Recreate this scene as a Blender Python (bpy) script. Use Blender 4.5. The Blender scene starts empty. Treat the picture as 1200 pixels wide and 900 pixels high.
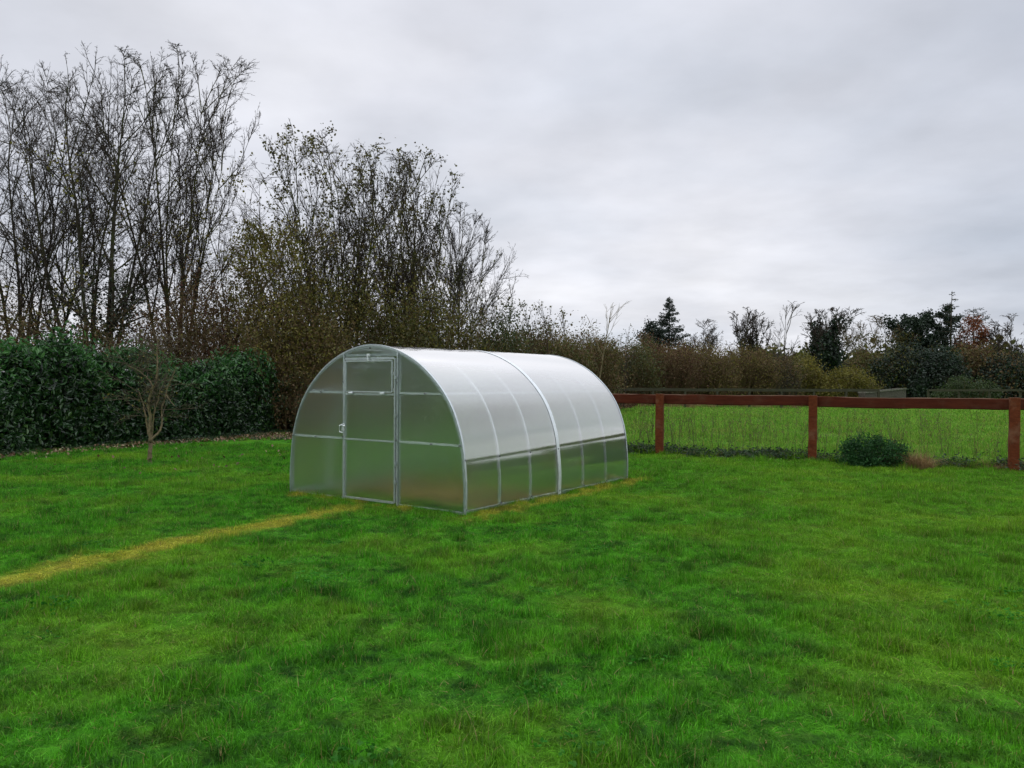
import bpy, math, random
import numpy as np
from mathutils import noise, Vector

PI = math.pi
rng = np.random.default_rng(7)
scene = bpy.context.scene
COL = scene.collection

# ------------------------------------------------------------------ helpers
def tag(o, label=None, cat=None, group=None, kind=None):
    if label: o['label'] = label
    if cat: o['category'] = cat
    if group: o['group'] = group
    if kind: o['kind'] = kind
    return o

def empty(name, loc=(0, 0, 0), rz=0.0, label=None, cat=None, group=None):
    o = bpy.data.objects.new(name, None)
    o.empty_display_size = 0.2
    COL.objects.link(o)
    o.location = loc
    o.rotation_euler = (0, 0, rz)
    return tag(o, label, cat, group)

class MB:
    """collects polygons (numpy blocks) for ONE mesh object"""
    def __init__(s):
        s.v = []; s.f = []; s.n = 0
    def add(s, v, f):
        v = np.asarray(v, dtype=np.float32).reshape(-1, 3); f = np.asarray(f, dtype=np.int32)
        s.v.append(v); s.f.append(f + s.n); s.n += len(v)
        return s
    def box(s, c, d, rz=0.0):
        x, y, z = [q / 2 for q in d]
        v = np.array([[-x,-y,-z],[x,-y,-z],[x,y,-z],[-x,y,-z],[-x,-y,z],[x,-y,z],[x,y,z],[-x,y,z]])
        ca, sa = math.cos(rz), math.sin(rz)
        v = v @ np.array([[ca, sa, 0], [-sa, ca, 0], [0, 0, 1]]) + np.array(c)
        return s.add(v, [[0,3,2,1],[4,5,6,7],[0,1,5,4],[1,2,6,5],[2,3,7,6],[3,0,4,7]])
    def bar(s, a, b, w, h, up=(0, 0, 1)):
        a = np.array(a, float); b = np.array(b, float)
        t = b - a; t /= np.linalg.norm(t)
        u = np.array(up, float)
        if abs(t @ u) > .95: u = np.array([0, 1., 0]) if abs(t[1]) < .9 else np.array([1., 0, 0])
        sd = np.cross(t, u); sd /= np.linalg.norm(sd); u = np.cross(sd, t)
        c = [(-w/2, -h/2), (w/2, -h/2), (w/2, h/2), (-w/2, h/2)]
        v = [p + sd*x + u*y for p in (a, b) for x, y in c]
        return s.add(v, [[3,2,1,0],[4,5,6,7],[0,1,5,4],[1,2,6,5],[2,3,7,6],[3,0,4,7]])
    def tubes(s, P, R, sides):
        """P (N,n,3) polylines, R (N,n) radii"""
        P = np.asarray(P, np.float64); R = np.asarray(R, np.float64)
        N, n, _ = P.shape
        T = np.gradient(P, axis=1); T /= np.linalg.norm(T, axis=2, keepdims=True) + 1e-9
        ref = np.where(np.abs(T[:, :1, 2:3]) < .9, np.array([[[0, 0, 1.]]]), np.array([[[1., 0, 0]]]))
        A = np.cross(T, np.broadcast_to(ref, T.shape)); A /= np.linalg.norm(A, axis=2, keepdims=True) + 1e-9
        B = np.cross(T, A)
        th = np.arange(sides) * 2 * PI / sides
        V = P[:, :, None] + R[:, :, None, None] * (A[:, :, None] * np.cos(th)[None, None, :, None] + B[:, :, None] * np.sin(th)[None, None, :, None])
        i = np.arange(n - 1)[:, None]; k = np.arange(sides)[None]
        a = i * sides + k; b = i * sides + (k + 1) % sides
        f = np.stack([a, b, b + sides, a + sides], -1).reshape(-1, 4)
        F = (np.arange(N)[:, None, None] * n * sides + f[None]).reshape(-1, 4)
        return s.add(V.reshape(-1, 3), F)
    def build(s, name, mat, parent=None, smooth=False):
        me = bpy.data.meshes.new(name)
        V = np.concatenate(s.v) if s.v else np.zeros((0, 3), np.float32)
        me.vertices.add(len(V)); me.vertices.foreach_set('co', V.ravel())
        idx = np.concatenate([f.ravel() for f in s.f]); cnt = np.concatenate([np.full(len(f), f.shape[1]) for f in s.f])
        me.loops.add(len(idx)); me.loops.foreach_set('vertex_index', idx.astype(np.int32))
        me.polygons.add(len(cnt))
        me.polygons.foreach_set('loop_start', np.concatenate([[0], np.cumsum(cnt)[:-1]]).astype(np.int32))
        me.polygons.foreach_set('loop_total', cnt.astype(np.int32))
        me.polygons.foreach_set('use_smooth', np.full(len(cnt), bool(smooth)))
        me.update(calc_edges=True)
        me.materials.append(mat)
        o = bpy.data.objects.new(name, me); COL.objects.link(o)
        if parent is not None: o.parent = parent
        return o

def unit(v):
    return v / (np.linalg.norm(v, axis=-1, keepdims=True) + 1e-9)

def leaves(mb, C, size, rg, aspect=0.55, flat=0.0, fold=0.25, droop=0.0):
    """folded pointed leaves (two quads each) centred on C"""
    N = len(C)
    if N == 0: return
    d = unit(rg.normal(size=(N, 3)) + np.array([0, 0, -droop]))
    nn = rg.normal(size=(N, 3)); nn[:, 2] += flat
    sdv = unit(np.cross(d, nn)); nn = np.cross(sdv, d)
    L = (size * rg.uniform(.6, 1.3, N))[:, None]; W = L * aspect * .5
    base = C - d * L * .5
    p0 = base; p3 = base + d * L
    m1 = base + d * L * .38; up = nn * W * fold * 2
    v = np.stack([p0, m1 + sdv * W + up, base + d * L * .72 + sdv * W * .7 + up, p3, base + d * L * .72 - sdv * W * .7 + up, m1 - sdv * W + up], 1)
    b = np.arange(N)[:, None] * 6
    f = np.concatenate([b + np.array([[0, 1, 2, 3]]), b + np.array([[0, 3, 4, 5]])])
    mb.add(v.reshape(-1, 3), f)

# ------------------------------------------------------------------ materials
def newmat(name):
    m = bpy.data.materials.new(name); m.use_nodes = True
    nt = m.node_tree; nt.nodes.clear()
    out = nt.nodes.new('ShaderNodeOutputMaterial')
    return m, nt, out

def N(nt, t, **k):
    n = nt.nodes.new(t)
    for a, b in k.items():
        if a.startswith('i_'): n.inputs[a[2:].replace('_', ' ')].default_value = b
        else: setattr(n, a, b)
    return n

def lk(nt, a, b): nt.links.new(a, b)

def mixc(nt, fac, a, b, blend='MIX'):
    n = nt.nodes.new('ShaderNodeMix'); n.data_type = 'RGBA'; n.blend_type = blend
    for sock, val in ((n.inputs[0], fac), (n.inputs[6], a), (n.inputs[7], b)):
        if isinstance(val, (int, float)): sock.default_value = val
        elif isinstance(val, tuple): sock.default_value = (*val, 1) if len(val) == 3 else val
        else: lk(nt, val, sock)
    return n.outputs[2]

def math_(nt, op, a, b=0.0, c=None, clamp=False):
    n = nt.nodes.new('ShaderNodeMath'); n.operation = op; n.use_clamp = clamp
    for i, val in enumerate((a, b) if c is None else (a, b, c)):
        if isinstance(val, (int, float)): n.inputs[i].default_value = val
        else: lk(nt, val, n.inputs[i])
    return n.outputs[0]

def noise_(nt, vec, scale, detail=3.0, rough=.55):
    n = nt.nodes.new('ShaderNodeTexNoise'); n.inputs['Scale'].default_value = scale
    n.inputs['Detail'].default_value = detail; n.inputs['Roughness'].default_value = rough
    if vec is not None: lk(nt, vec, n.inputs['Vector'])
    return n.outputs['Fac']

def ramp(nt, fac, stops, interp='LINEAR'):
    n = nt.nodes.new('ShaderNodeValToRGB'); n.color_ramp.interpolation = interp
    el = n.color_ramp.elements
    while len(el) < len(stops): el.new(.5)
    for e, (p, c) in zip(el, stops):
        e.position = p; e.color = (c, c, c, 1) if isinstance(c, (int, float)) else (*c, 1)
    lk(nt, fac, n.inputs[0])
    return n.outputs[0]

def smooth(nt, v, lo, hi):
    n = nt.nodes.new('ShaderNodeMapRange'); n.interpolation_type = 'SMOOTHSTEP'
    lk(nt, v, n.inputs['Value']); n.inputs['From Min'].default_value = lo; n.inputs['From Max'].default_value = hi
    return n.outputs['Result']

def leaf_mat(name, cols, transl=.3, gloss=.06, rough=.5, scale=.6):
    m, nt, out = newmat(name)
    g = N(nt, 'ShaderNodeNewGeometry')
    c1 = ramp(nt, g.outputs['Random Per Island'], [(i / max(1, len(cols) - 1), c) for i, c in enumerate(cols)])
    nz = noise_(nt, g.outputs['Position'], scale, 3)
    mul = ramp(nt, nz, [(.3, .62), (.7, 1.35)])
    col = mixc(nt, 1.0, c1, mul, 'MULTIPLY')
    d = N(nt, 'ShaderNodeBsdfDiffuse'); t = N(nt, 'ShaderNodeBsdfTranslucent')
    lk(nt, col, d.inputs[0]); lk(nt, col, t.inputs[0])
    mx = N(nt, 'ShaderNodeMixShader'); mx.inputs[0].default_value = transl
    lk(nt, d.outputs[0], mx.inputs[1]); lk(nt, t.outputs[0], mx.inputs[2])
    if gloss > 0:
        gl = N(nt, 'ShaderNodeBsdfGlossy'); gl.inputs['Roughness'].default_value = rough
        m2 = N(nt, 'ShaderNodeMixShader'); m2.inputs[0].default_value = gloss
        lk(nt, mx.outputs[0], m2.inputs[1]); lk(nt, gl.outputs[0], m2.inputs[2]); mx = m2
    lk(nt, mx.outputs[0], out.inputs[0])
    return m

def bark_mat(name, a, b, scale=6, moss=None, moss_amt=.5):
    m, nt, out = newmat(name)
    g = N(nt, 'ShaderNodeNewGeometry')
    nz = noise_(nt, g.outputs['Position'], scale, 5, .65)
    col = mixc(nt, ramp(nt, nz, [(.35, 0.), (.65, 1.)]), a, b)
    if moss:
        n2 = noise_(nt, g.outputs['Position'], scale * .35, 3)
        col = mixc(nt, math_(nt, 'MULTIPLY', ramp(nt, n2, [(.45, 0.), (.62, 1.)]), moss_amt), col, moss)
    p = N(nt, 'ShaderNodeBsdfPrincipled'); p.inputs['Roughness'].default_value = .9
    p.inputs['Specular IOR Level'].default_value = .2
    lk(nt, col, p.inputs['Base Color'])
    bp = N(nt, 'ShaderNodeBump'); bp.inputs['Strength'].default_value = .5; bp.inputs['Distance'].default_value = .01
    lk(nt, nz, bp.inputs['Height']); lk(nt, bp.outputs[0], p.inputs['Normal'])
    lk(nt, p.outputs[0], out.inputs[0])
    return m

# greenhouse frame of reference
GX, GY, YAW = -1.746, 9.695, -.613
GW, GL = 1.5, 4.0
# centre line of the worn strip in the lawn
STRIP_A, STRIP_B = (-8.2, -2.0), (-1.98, 9.22)

def seg_dist(nt, X, Y, a, b):
    dx, dy = b[0] - a[0], b[1] - a[1]; L2 = dx * dx + dy * dy
    px = math_(nt, 'SUBTRACT', X, a[0]); py = math_(nt, 'SUBTRACT', Y, a[1])
    t = math_(nt, 'ADD', math_(nt, 'MULTIPLY', px, dx / L2), math_(nt, 'MULTIPLY', py, dy / L2), clamp=True)
    ex = math_(nt, 'SUBTRACT', px, math_(nt, 'MULTIPLY', t, dx)); ey = math_(nt, 'SUBTRACT', py, math_(nt, 'MULTIPLY', t, dy))
    return math_(nt, 'SQRT', math_(nt, 'ADD', math_(nt, 'MULTIPLY', ex, ex), math_(nt, 'MULTIPLY', ey, ey)))

def g2w(x, y, z=0.0):
    c, s = math.cos(YAW), math.sin(YAW)
    return (GX + x * c - y * s, GY + x * s + y * c, z)

def grass_group():
    """colour of the turf at a place: lush, dull, shade of hollows mottled in, yellowed strip, straw, bare soil"""
    ng = bpy.data.node_groups.new('TurfColour', 'ShaderNodeTree')
    ng.interface.new_socket('Position', in_out='INPUT', socket_type='NodeSocketVector')
    ng.interface.new_socket('Color', in_out='OUTPUT', socket_type='NodeSocketColor')
    ng.interface.new_socket('Bare', in_out='OUTPUT', socket_type='NodeSocketFloat')
    gi = ng.nodes.new('NodeGroupInput'); go = ng.nodes.new('NodeGroupOutput')
    pos = gi.outputs[0]
    sx = N(ng, 'ShaderNodeSeparateXYZ'); lk(ng, pos, sx.inputs[0])
    X, Y = sx.outputs[0], sx.outputs[1]
    fl = N(ng, 'ShaderNodeCombineXYZ'); lk(ng, X, fl.inputs[0]); lk(ng, Y, fl.inputs[1])
    P = fl.outputs[0]
    n1 = noise_(ng, P, .55, 3); n2 = noise_(ng, P, 3.0, 5, .65); n3 = noise_(ng, P, 11., 3, .6)
    lush = (.052, .230, .007); deep = (.014, .066, .004); yel = (.150, .265, .012)
    n5 = noise_(ng, P, 7.5, 3, .6)
    col = mixc(ng, ramp(ng, math_(ng, 'ADD', math_(ng, 'MULTIPLY', n2, .55), math_(ng, 'MULTIPLY', n5, .45)), [(.40, 0.), (.57, 1.)]), deep, lush)  # shade of hollows between lighter tufts mottled into the colour
    col = mixc(ng, math_(ng, 'MULTIPLY', ramp(ng, n1, [(.47, 0.), (.68, 1.)]), .55), col, yel)
    col = mixc(ng, math_(ng, 'MULTIPLY', ramp(ng, n3, [(.5, 0.), (.75, 1.)]), .35), col, (.13, .28, .03))
    # right of the lawn a little more yellow
    rx = smooth(ng, math_(ng, 'ADD', X, math_(ng, 'MULTIPLY', n1, 1.5)), .8, 5.0)
    col = mixc(ng, math_(ng, 'MULTIPLY', rx, .30), col, (.115, .215, .008))
    # field beyond the fence
    fld = math_(ng, 'ADD', Y, math_(ng, 'MULTIPLY', X, .44))
    fm = smooth(ng, math_(ng, 'ADD', fld, math_(ng, 'MULTIPLY', n2, .5)), 17.75, 18.2)
    fcol = mixc(ng, ramp(ng, n2, [(.35, 0.), (.65, 1.)]), (.060, .195, .012), (.12, .28, .026))
    fcol = mixc(ng, math_(ng, 'MULTIPLY', ramp(ng, n1, [(.5, 0.), (.7, 1.)]), .35), fcol, (.15, .16, .035))
    col = mixc(ng, fm, col, fcol)
    wl = math_(ng, 'SUBTRACT', math_(ng, 'SUBTRACT', Y, 22.6), math_(ng, 'MULTIPLY', math_(ng, 'MAXIMUM', math_(ng, 'ADD', X, 1.5), 0.), 2.6))
    col = mixc(ng, smooth(ng, math_(ng, 'ADD', wl, n2), .3, 1.1), col, (.055, .036, .018))
    # the worn, yellowed strip to the door
    d1 = seg_dist(ng, X, Y, STRIP_A, STRIP_B)
    wob = math_(ng, 'MULTIPLY', math_(ng, 'SUBTRACT', n2, .5), .75)
    wob2 = math_(ng, 'MULTIPLY', math_(ng, 'SUBTRACT', n3, .5), .35)
    d1 = math_(ng, 'ADD', d1, math_(ng, 'ADD', wob, wob2))
    m1 = smooth(ng, d1, .33, .03)
    # trampled ground round the greenhouse
    A = g2w(1.68, 0.0); B = g2w(1.72, 4.1)
    d2 = math_(ng, 'ADD', seg_dist(ng, X, Y, A[:2], B[:2]), math_(ng, 'MULTIPLY', math_(ng, 'SUBTRACT', n2, .46), 1.1))
    m2 = smooth(ng, d2, .30, .0)
    A = g2w(-1.2, -.16); B = g2w(.75, -.1)
    d3 = math_(ng, 'ADD', seg_dist(ng, X, Y, A[:2], B[:2]), math_(ng, 'MULTIPLY', math_(ng, 'SUBTRACT', n2, .42), .9))
    m3 = smooth(ng, d3, .22, .0)
    my = math_(ng, 'MAXIMUM', m1, math_(ng, 'MAXIMUM', m2, m3))
    ycol = mixc(ng, ramp(ng, n3, [(.22, 0.), (.50, 1.)]), (.13, .11, .020), (.30, .31, .030))
    n4 = noise_(ng, P, 1.7, 3)
    ycol = mixc(ng, math_(ng, 'MULTIPLY', ramp(ng, n4, [(.54, 0.), (.70, 1.)]), .7), ycol, (.13, .072, .026))
    col = mixc(ng, math_(ng, 'MULTIPLY', my, .85), col, ycol)
    # soil and trampled grass inside the greenhouse
    c, s = math.cos(YAW), math.sin(YAW)
    lx = math_(ng, 'ADD', math_(ng, 'MULTIPLY', math_(ng, 'SUBTRACT', X, GX), c), math_(ng, 'MULTIPLY', math_(ng, 'SUBTRACT', Y, GY), s))
    ly = math_(ng, 'SUBTRACT', math_(ng, 'MULTIPLY', math_(ng, 'SUBTRACT', Y, GY), c), math_(ng, 'MULTIPLY', math_(ng, 'SUBTRACT', X, GX), s))
    ins = math_(ng, 'MULTIPLY', smooth(ng, math_(ng, 'ABSOLUTE', lx), 1.52, 1.44),
                math_(ng, 'MULTIPLY', smooth(ng, ly, .02, .12), smooth(ng, ly, 3.98, 3.88)))
    soil = mixc(ng, ramp(ng, n3, [(.35, 0.), (.65, 1.)]), (.14, .085, .030), (.27, .18, .06))
    # trampled bare earth over most of the floor, grass left towards the ends
    bed = math_(ng, 'ADD', ramp(ng, n2, [(.50, 0.), (.58, .7)]), smooth(ng, math_(ng, 'ABSOLUTE', math_(ng, 'SUBTRACT', ly, 1.35)), .95, .55), clamp=True)
    bm = math_(ng, 'MULTIPLY', bed, ins)
    col = mixc(ng, math_(ng, 'MULTIPLY', bm, .9), col, soil)
    lk(ng, col, go.inputs[0])
    lk(ng, math_(ng, 'MAXIMUM', my, bm), go.inputs[1])
    return ng

TURF = grass_group()

def mat_ground():
    m, nt, out = newmat('turf_ground')
    g = N(nt, 'ShaderNodeNewGeometry')
    gr = nt.nodes.new('ShaderNodeGroup'); gr.node_tree = TURF
    lk(nt, g.outputs['Position'], gr.inputs[0])
    fine = noise_(nt, g.outputs['Position'], 55, 4, .7)
    col = mixc(nt, 1., gr.outputs[0], ramp(nt, fine, [(.3, .60), (.7, 1.25)]), 'MULTIPLY')
    p = N(nt, 'ShaderNodeBsdfPrincipled'); p.inputs['Roughness'].default_value = .95; p.inputs['Specular IOR Level'].default_value = .1
    lk(nt, col, p.inputs['Base Color'])
    bp = N(nt, 'ShaderNodeBump'); bp.inputs['Strength'].default_value = .8; bp.inputs['Distance'].default_value = .03
    lk(nt, fine, bp.inputs['Height']); lk(nt, bp.outputs[0], p.inputs['Normal'])
    lk(nt, p.outputs[0], out.inputs[0])
    return m

def mat_blade(name='grass_blade', tint=(1, 1, 1), gain=1.36, dead=.05):
    m, nt, out = newmat(name)
    g = N(nt, 'ShaderNodeNewGeometry')
    gr = nt.nodes.new('ShaderNodeGroup'); gr.node_tree = TURF
    lk(nt, g.outputs['Position'], gr.inputs[0])
    r = g.outputs['Random Per Island']
    col = mixc(nt, 1., gr.outputs[0], ramp(nt, r, [(0, (.40*gain, .45*gain, .4*gain)), (.6, (gain, gain, gain)), (1., (2.1*gain, 1.75*gain, 2.6*gain))]), 'MULTIPLY')
    col = mixc(nt, math_(nt, 'LESS_THAN', r, dead), col, (.26, .22, .08))
    col = mixc(nt, 1., col, tint, 'MULTIPLY')
    d = N(nt, 'ShaderNodeBsdfDiffuse'); t = N(nt, 'ShaderNodeBsdfTranslucent'); gl = N(nt, 'ShaderNodeBsdfGlossy'); gl.inputs['Roughness'].default_value = .45
    lk(nt, col, d.inputs[0]); lk(nt, col, t.inputs[0])
    mx = N(nt, 'ShaderNodeMixShader'); mx.inputs[0].default_value = .45
    lk(nt, d.outputs[0], mx.inputs[1]); lk(nt, t.outputs[0], mx.inputs[2])
    m2 = N(nt, 'ShaderNodeMixShader'); m2.inputs[0].default_value = .012
    lk(nt, mx.outputs[0], m2.inputs[1]); lk(nt, gl.outputs[0], m2.inputs[2])
    lk(nt, m2.outputs[0], out.inputs[0])
    return m

def mat_metal(name='galvanised_steel', col=(.55, .60, .62), rough=.38, metallic=.75):
    m, nt, out = newmat(name)
    g = N(nt, 'ShaderNodeNewGeometry')
    nz = noise_(nt, g.outputs['Position'], 22, 4)
    c = mixc(nt, nz, tuple(q * .8 for q in col), tuple(min(1, q * 1.15) for q in col))
    p = N(nt, 'ShaderNodeBsdfPrincipled'); p.inputs['Metallic'].default_value = metallic
    lk(nt, c, p.inputs['Base Color'])
    lk(nt, ramp(nt, nz, [(.3, rough - .08), (.7, rough + .1)]), p.inputs['Roughness'])
    lk(nt, p.outputs[0], out.inputs[0])
    return m

def mat_poly(name, refl, rough, haze, tint=(.93, .97, .96), blur=.5, ribs='Y', fgain=1.3, ior=1.12):
    """twin-wall polycarbonate: clear coat reflection over a blurring, slightly milky sheet"""
    m, nt, out = newmat(name)
    tc = N(nt, 'ShaderNodeTexCoord'); obj = tc.outputs['Object']
    g = N(nt, 'ShaderNodeNewGeometry')
    front = math_(nt, 'SUBTRACT', 1.0, g.outputs['Backfacing'])
    lw = N(nt, 'ShaderNodeFresnel'); lw.inputs['IOR'].default_value = 1.6
    # several walls reflect: raise the Fresnel weight; light already inside the plate leaves it freely
    fw = math_(nt, 'MULTIPLY', math_(nt, 'ADD', math_(nt, 'MULTIPLY', lw.outputs[0], fgain), refl, clamp=True), front)
    mp = N(nt, 'ShaderNodeMapping'); lk(nt, obj, mp.inputs[0])
    mp.inputs['Scale'].default_value = (60, .6, .6) if ribs == 'X' else (.6, 60, .6)
    st = noise_(nt, mp.outputs[0], 1.0, 2)
    sm = noise_(nt, obj, 1.3, 3)
    rr = N(nt, 'ShaderNodeBsdfRefraction'); rr.inputs['IOR'].default_value = ior; rr.inputs['Roughness'].default_value = blur
    rr.inputs['Color'].default_value = (*tint, 1)
    df = N(nt, 'ShaderNodeBsdfDiffuse'); df.inputs[0].default_value = (.82, .86, .88, 1)
    tl = N(nt, 'ShaderNodeBsdfTranslucent'); tl.inputs[0].default_value = (.90, .93, .94, 1)
    dt = N(nt, 'ShaderNodeMixShader'); dt.inputs[0].default_value = .65
    lk(nt, df.outputs[0], dt.inputs[1]); lk(nt, tl.outputs[0], dt.inputs[2])
    hz = N(nt, 'ShaderNodeMixShader')
    hf = math_(nt, 'ADD', math_(nt, 'MULTIPLY', math_(nt, 'SUBTRACT', math_(nt, 'ADD', math_(nt, 'MULTIPLY', st, .5), math_(nt, 'MULTIPLY', sm, .5)), .5), haze * 2.6), haze, clamp=True)
    lk(nt, math_(nt, 'MULTIPLY', hf, front), hz.inputs[0]); lk(nt, rr.outputs[0], hz.inputs[1]); lk(nt, dt.outputs[0], hz.inputs[2])
    gl = N(nt, 'ShaderNodeBsdfGlossy'); gl.inputs['Roughness'].default_value = rough
    bp = N(nt, 'ShaderNodeBump'); bp.inputs['Strength'].default_value = .08; bp.inputs['Distance'].default_value = .004
    lk(nt, st, bp.inputs['Height']); lk(nt, bp.outputs[0], gl.inputs['Normal'])
    fin = N(nt, 'ShaderNodeMixShader'); lk(nt, fw, fin.inputs[0])
    lk(nt, hz.outputs[0], fin.inputs[1]); lk(nt, gl.outputs[0], fin.inputs[2])
    lk(nt, fin.outputs[0], out.inputs[0])
    return m

def mat_wood(name, a, b, worn, worn_amt=.4):
    m, nt, out = newmat(name)
    tc = N(nt, 'ShaderNodeTexCoord')
    mp = N(nt, 'ShaderNodeMapping'); lk(nt, tc.outputs['Object'], mp.inputs[0]); mp.inputs['Scale'].default_value = (1.2, 9, 9)
    gr = noise_(nt, mp.outputs[0], 2.2, 6, .7)
    g = N(nt, 'ShaderNodeNewGeometry')
    pt = noise_(nt, g.outputs['Position'], 3.2, 5, .65)
    col = mixc(nt, ramp(nt, gr, [(.3, 0.), (.7, 1.)]), a, b)
    sp = N(nt, 'ShaderNodeSeparateXYZ'); lk(nt, g.outputs['Normal'], sp.inputs[0])
    topm = smooth(nt, sp.outputs[2], .4, .9)
    wf = math_(nt, 'MULTIPLY', ramp(nt, pt, [(.5, 0.), (.72, 1.)]), worn_amt)
    wf = math_(nt, 'MAXIMUM', wf, math_(nt, 'MULTIPLY', topm, .75))
    col = mixc(nt, wf, col, worn)
    p = N(nt, 'ShaderNodeBsdfPrincipled'); p.inputs['Roughness'].default_value = .9; p.inputs['Specular IOR Level'].default_value = .08
    lk(nt, col, p.inputs['Base Color'])
    bp = N(nt, 'ShaderNodeBump'); bp.inputs['Strength'].default_value = .6; bp.inputs['Distance'].default_value = .008
    lk(nt, gr, bp.inputs['Height']); lk(nt, bp.outputs[0], p.inputs['Normal'])
    lk(nt, p.outputs[0], out.inputs[0])
    return m

M_GROUND = mat_ground()
M_BLADE = mat_blade()
M_ROUGH = mat_blade('rough_grass_blade', (1.08, 1.0, .9), 1.15, .09)
M_STEEL = mat_metal()
M_STEEL_LIGHT = mat_metal('bright_aluminium', (.74, .78, .79), .42, .45)
M_ROOF = mat_poly('twin_wall_roof_sheet', .03, .06, .105, (.98, 1., .99), .35, 'Y', 4.1, 1.2)
M_END = mat_poly('twin_wall_end_sheet', .0, .15, .026, (.98, 1., .99), .55, 'X', 2.8)
M_RED = mat_wood('red_stained_timber', (.050, .013, .007), (.095, .024, .012), (.13, .085, .055), .25)
M_GREYWOOD = mat_wood('weathered_timber', (.035, .034, .022), (.065, .062, .042), (.085, .09, .055), .5)
M_REDPOST = mat_wood('orange_brown_post_timber', (.075, .020, .009), (.16, .045, .018), (.24, .16, .10), .45)
M_BARK = bark_mat('dark_bark', (.028, .022, .016), (.065, .052, .038), 7, (.05, .06, .014), .7)
M_BARK_GREEN = bark_mat('mossy_bark', (.045, .038, .022), (.085, .072, .042), 7, (.075, .085, .018), .9)
M_BARK_PALE = bark_mat('pale_bark', (.13, .10, .055), (.25, .20, .12), 12, (.11, .11, .035), .5)
M_TWIG = bark_mat('twig', (.030, .023, .019), (.060, .046, .037), 4)
M_TWIG_GREY = bark_mat('grey_twig', (.050, .043, .040), (.085, .074, .068), 4)
M_TWIG_BROWN = bark_mat('brown_twig', (.085, .055, .028), (.135, .092, .050), 3, (.10, .095, .03), .6)
M_LAUREL = leaf_mat('laurel_leaf', [(.006, .020, .006), (.010, .036, .009), (.016, .056, .013), (.024, .075, .016), (.05, .11, .02)], .18, .05, .35, .9)
M_LAUREL_PALE = leaf_mat('pale_laurel_leaf', [(.022, .08, .02), (.04, .13, .03), (.075, .19, .045)], .3, .04, .35, .9)
M_DEAD = leaf_mat('dead_leaf', [(.05, .022, .01), (.12, .06, .025), (.20, .13, .06), (.3, .25, .16)], .1, .04, .5)
M_IVY = leaf_mat('ivy_leaf', [(.012, .022, .006), (.022, .034, .009), (.034, .050, .012)], .15, .06)
M_OLIVE = leaf_mat('olive_leaf', [(.075, .075, .014), (.13, .125, .02), (.20, .175, .028), (.11, .065, .02)], .35, .03, .5, .5)
M_MOSSY = leaf_mat('mossy_green_leaf', [(.045, .055, .013), (.078, .088, .018), (.115, .11, .024), (.07, .042, .016)], .35, .03, .5, .5)
M_TOP = leaf_mat('late_maple_leaf', [(.05, .055, .016), (.09, .09, .022), (.13, .115, .03), (.07, .045, .02)], .45, .03)
M_BROWN = leaf_mat('brown_thicket_leaf', [(.07, .040, .022), (.12, .075, .036), (.17, .115, .05), (.10, .095, .03)], .3, .02, .5, .35)
M_REDBR = leaf_mat('red_brown_leaf', [(.06, .024, .016), (.10, .042, .026), (.13, .075, .035)], .3, .02)
M_DGREEN = leaf_mat('dark_evergreen_leaf', [(.008, .018, .010), (.014, .030, .015), (.022, .042, .018)], .15, .04)
M_CONIFER = leaf_mat('conifer_needle', [(.012, .022, .016), (.020, .034, .022), (.03, .045, .028)], .15, .03)
M_BLUEGREY = leaf_mat('grey_green_leaf', [(.035, .045, .042), (.055, .065, .058)], .2, .02)
M_ORANGE = leaf_mat('copper_leaf', [(.14, .035, .014), (.22, .065, .02), (.10, .05, .02)], .35, .02)
M_LIME = leaf_mat('yellow_green_leaf', [(.10, .095, .012), (.15, .135, .018), (.19, .165, .022)], .35, .03)
M_GREENBUSH = leaf_mat('mid_green_leaf', [(.022, .045, .010), (.038, .065, .013), (.055, .08, .018)], .3, .04)
M_SHRUB = leaf_mat('shrub_leaf', [(.010, .045, .012), (.020, .080, .018), (.040, .12, .028)], .25, .02, .4, 3)
M_STRAW = leaf_mat('dry_grass', [(.12, .07, .03), (.22, .14, .06), (.30, .21, .10)], .35, .02, .5, 3)
M_WEED = leaf_mat('dead_weed', [(.07, .055, .03), (.14, .11, .055), (.10, .12, .05)], .3, .02, .5, 3)

# ------------------------------------------------------------------ camera
F = 913.9
cam = bpy.data.cameras.new('camera'); co = bpy.data.objects.new('camera', cam); COL.objects.link(co)
cam.sensor_width = 36; cam.lens = F * 36 / 1200; cam.clip_start = .05; cam.clip_end = 3000
CH = 1.507
co.location = (0, 0, CH)
co.rotation_euler = (PI / 2 - .002, -.005, 0)
scene.camera = co
HOR = 448.2
def px(x, Y): return (x - 600) / F * Y               # metres right of the axis
def hz(y, Y): return CH + (HOR - y) / F * Y          # metres above the lawn

# ------------------------------------------------------------------ ground
def gz(x, y):
    r = math.hypot(x, y)
    k = max(0., min(1., (32 - r) / 10))
    if k <= 0: return 0.
    n = noise.noise(Vector((x * .9, y * .9, 3.1))) * .030 + noise.noise(Vector((x * 2.4, y * 2.4, 8.))) * .028
    # flat where the greenhouse stands
    c, s = math.cos(YAW), math.sin(YAW)
    lx = (x - GX) * c + (y - GY) * s; ly = -(x - GX) * s + (y - GY) * c
    dd = max(abs(lx) - 1.55, abs(ly - 2) - 2.05)
    k *= max(0., min(1., dd / .6))
    return n * k

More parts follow.
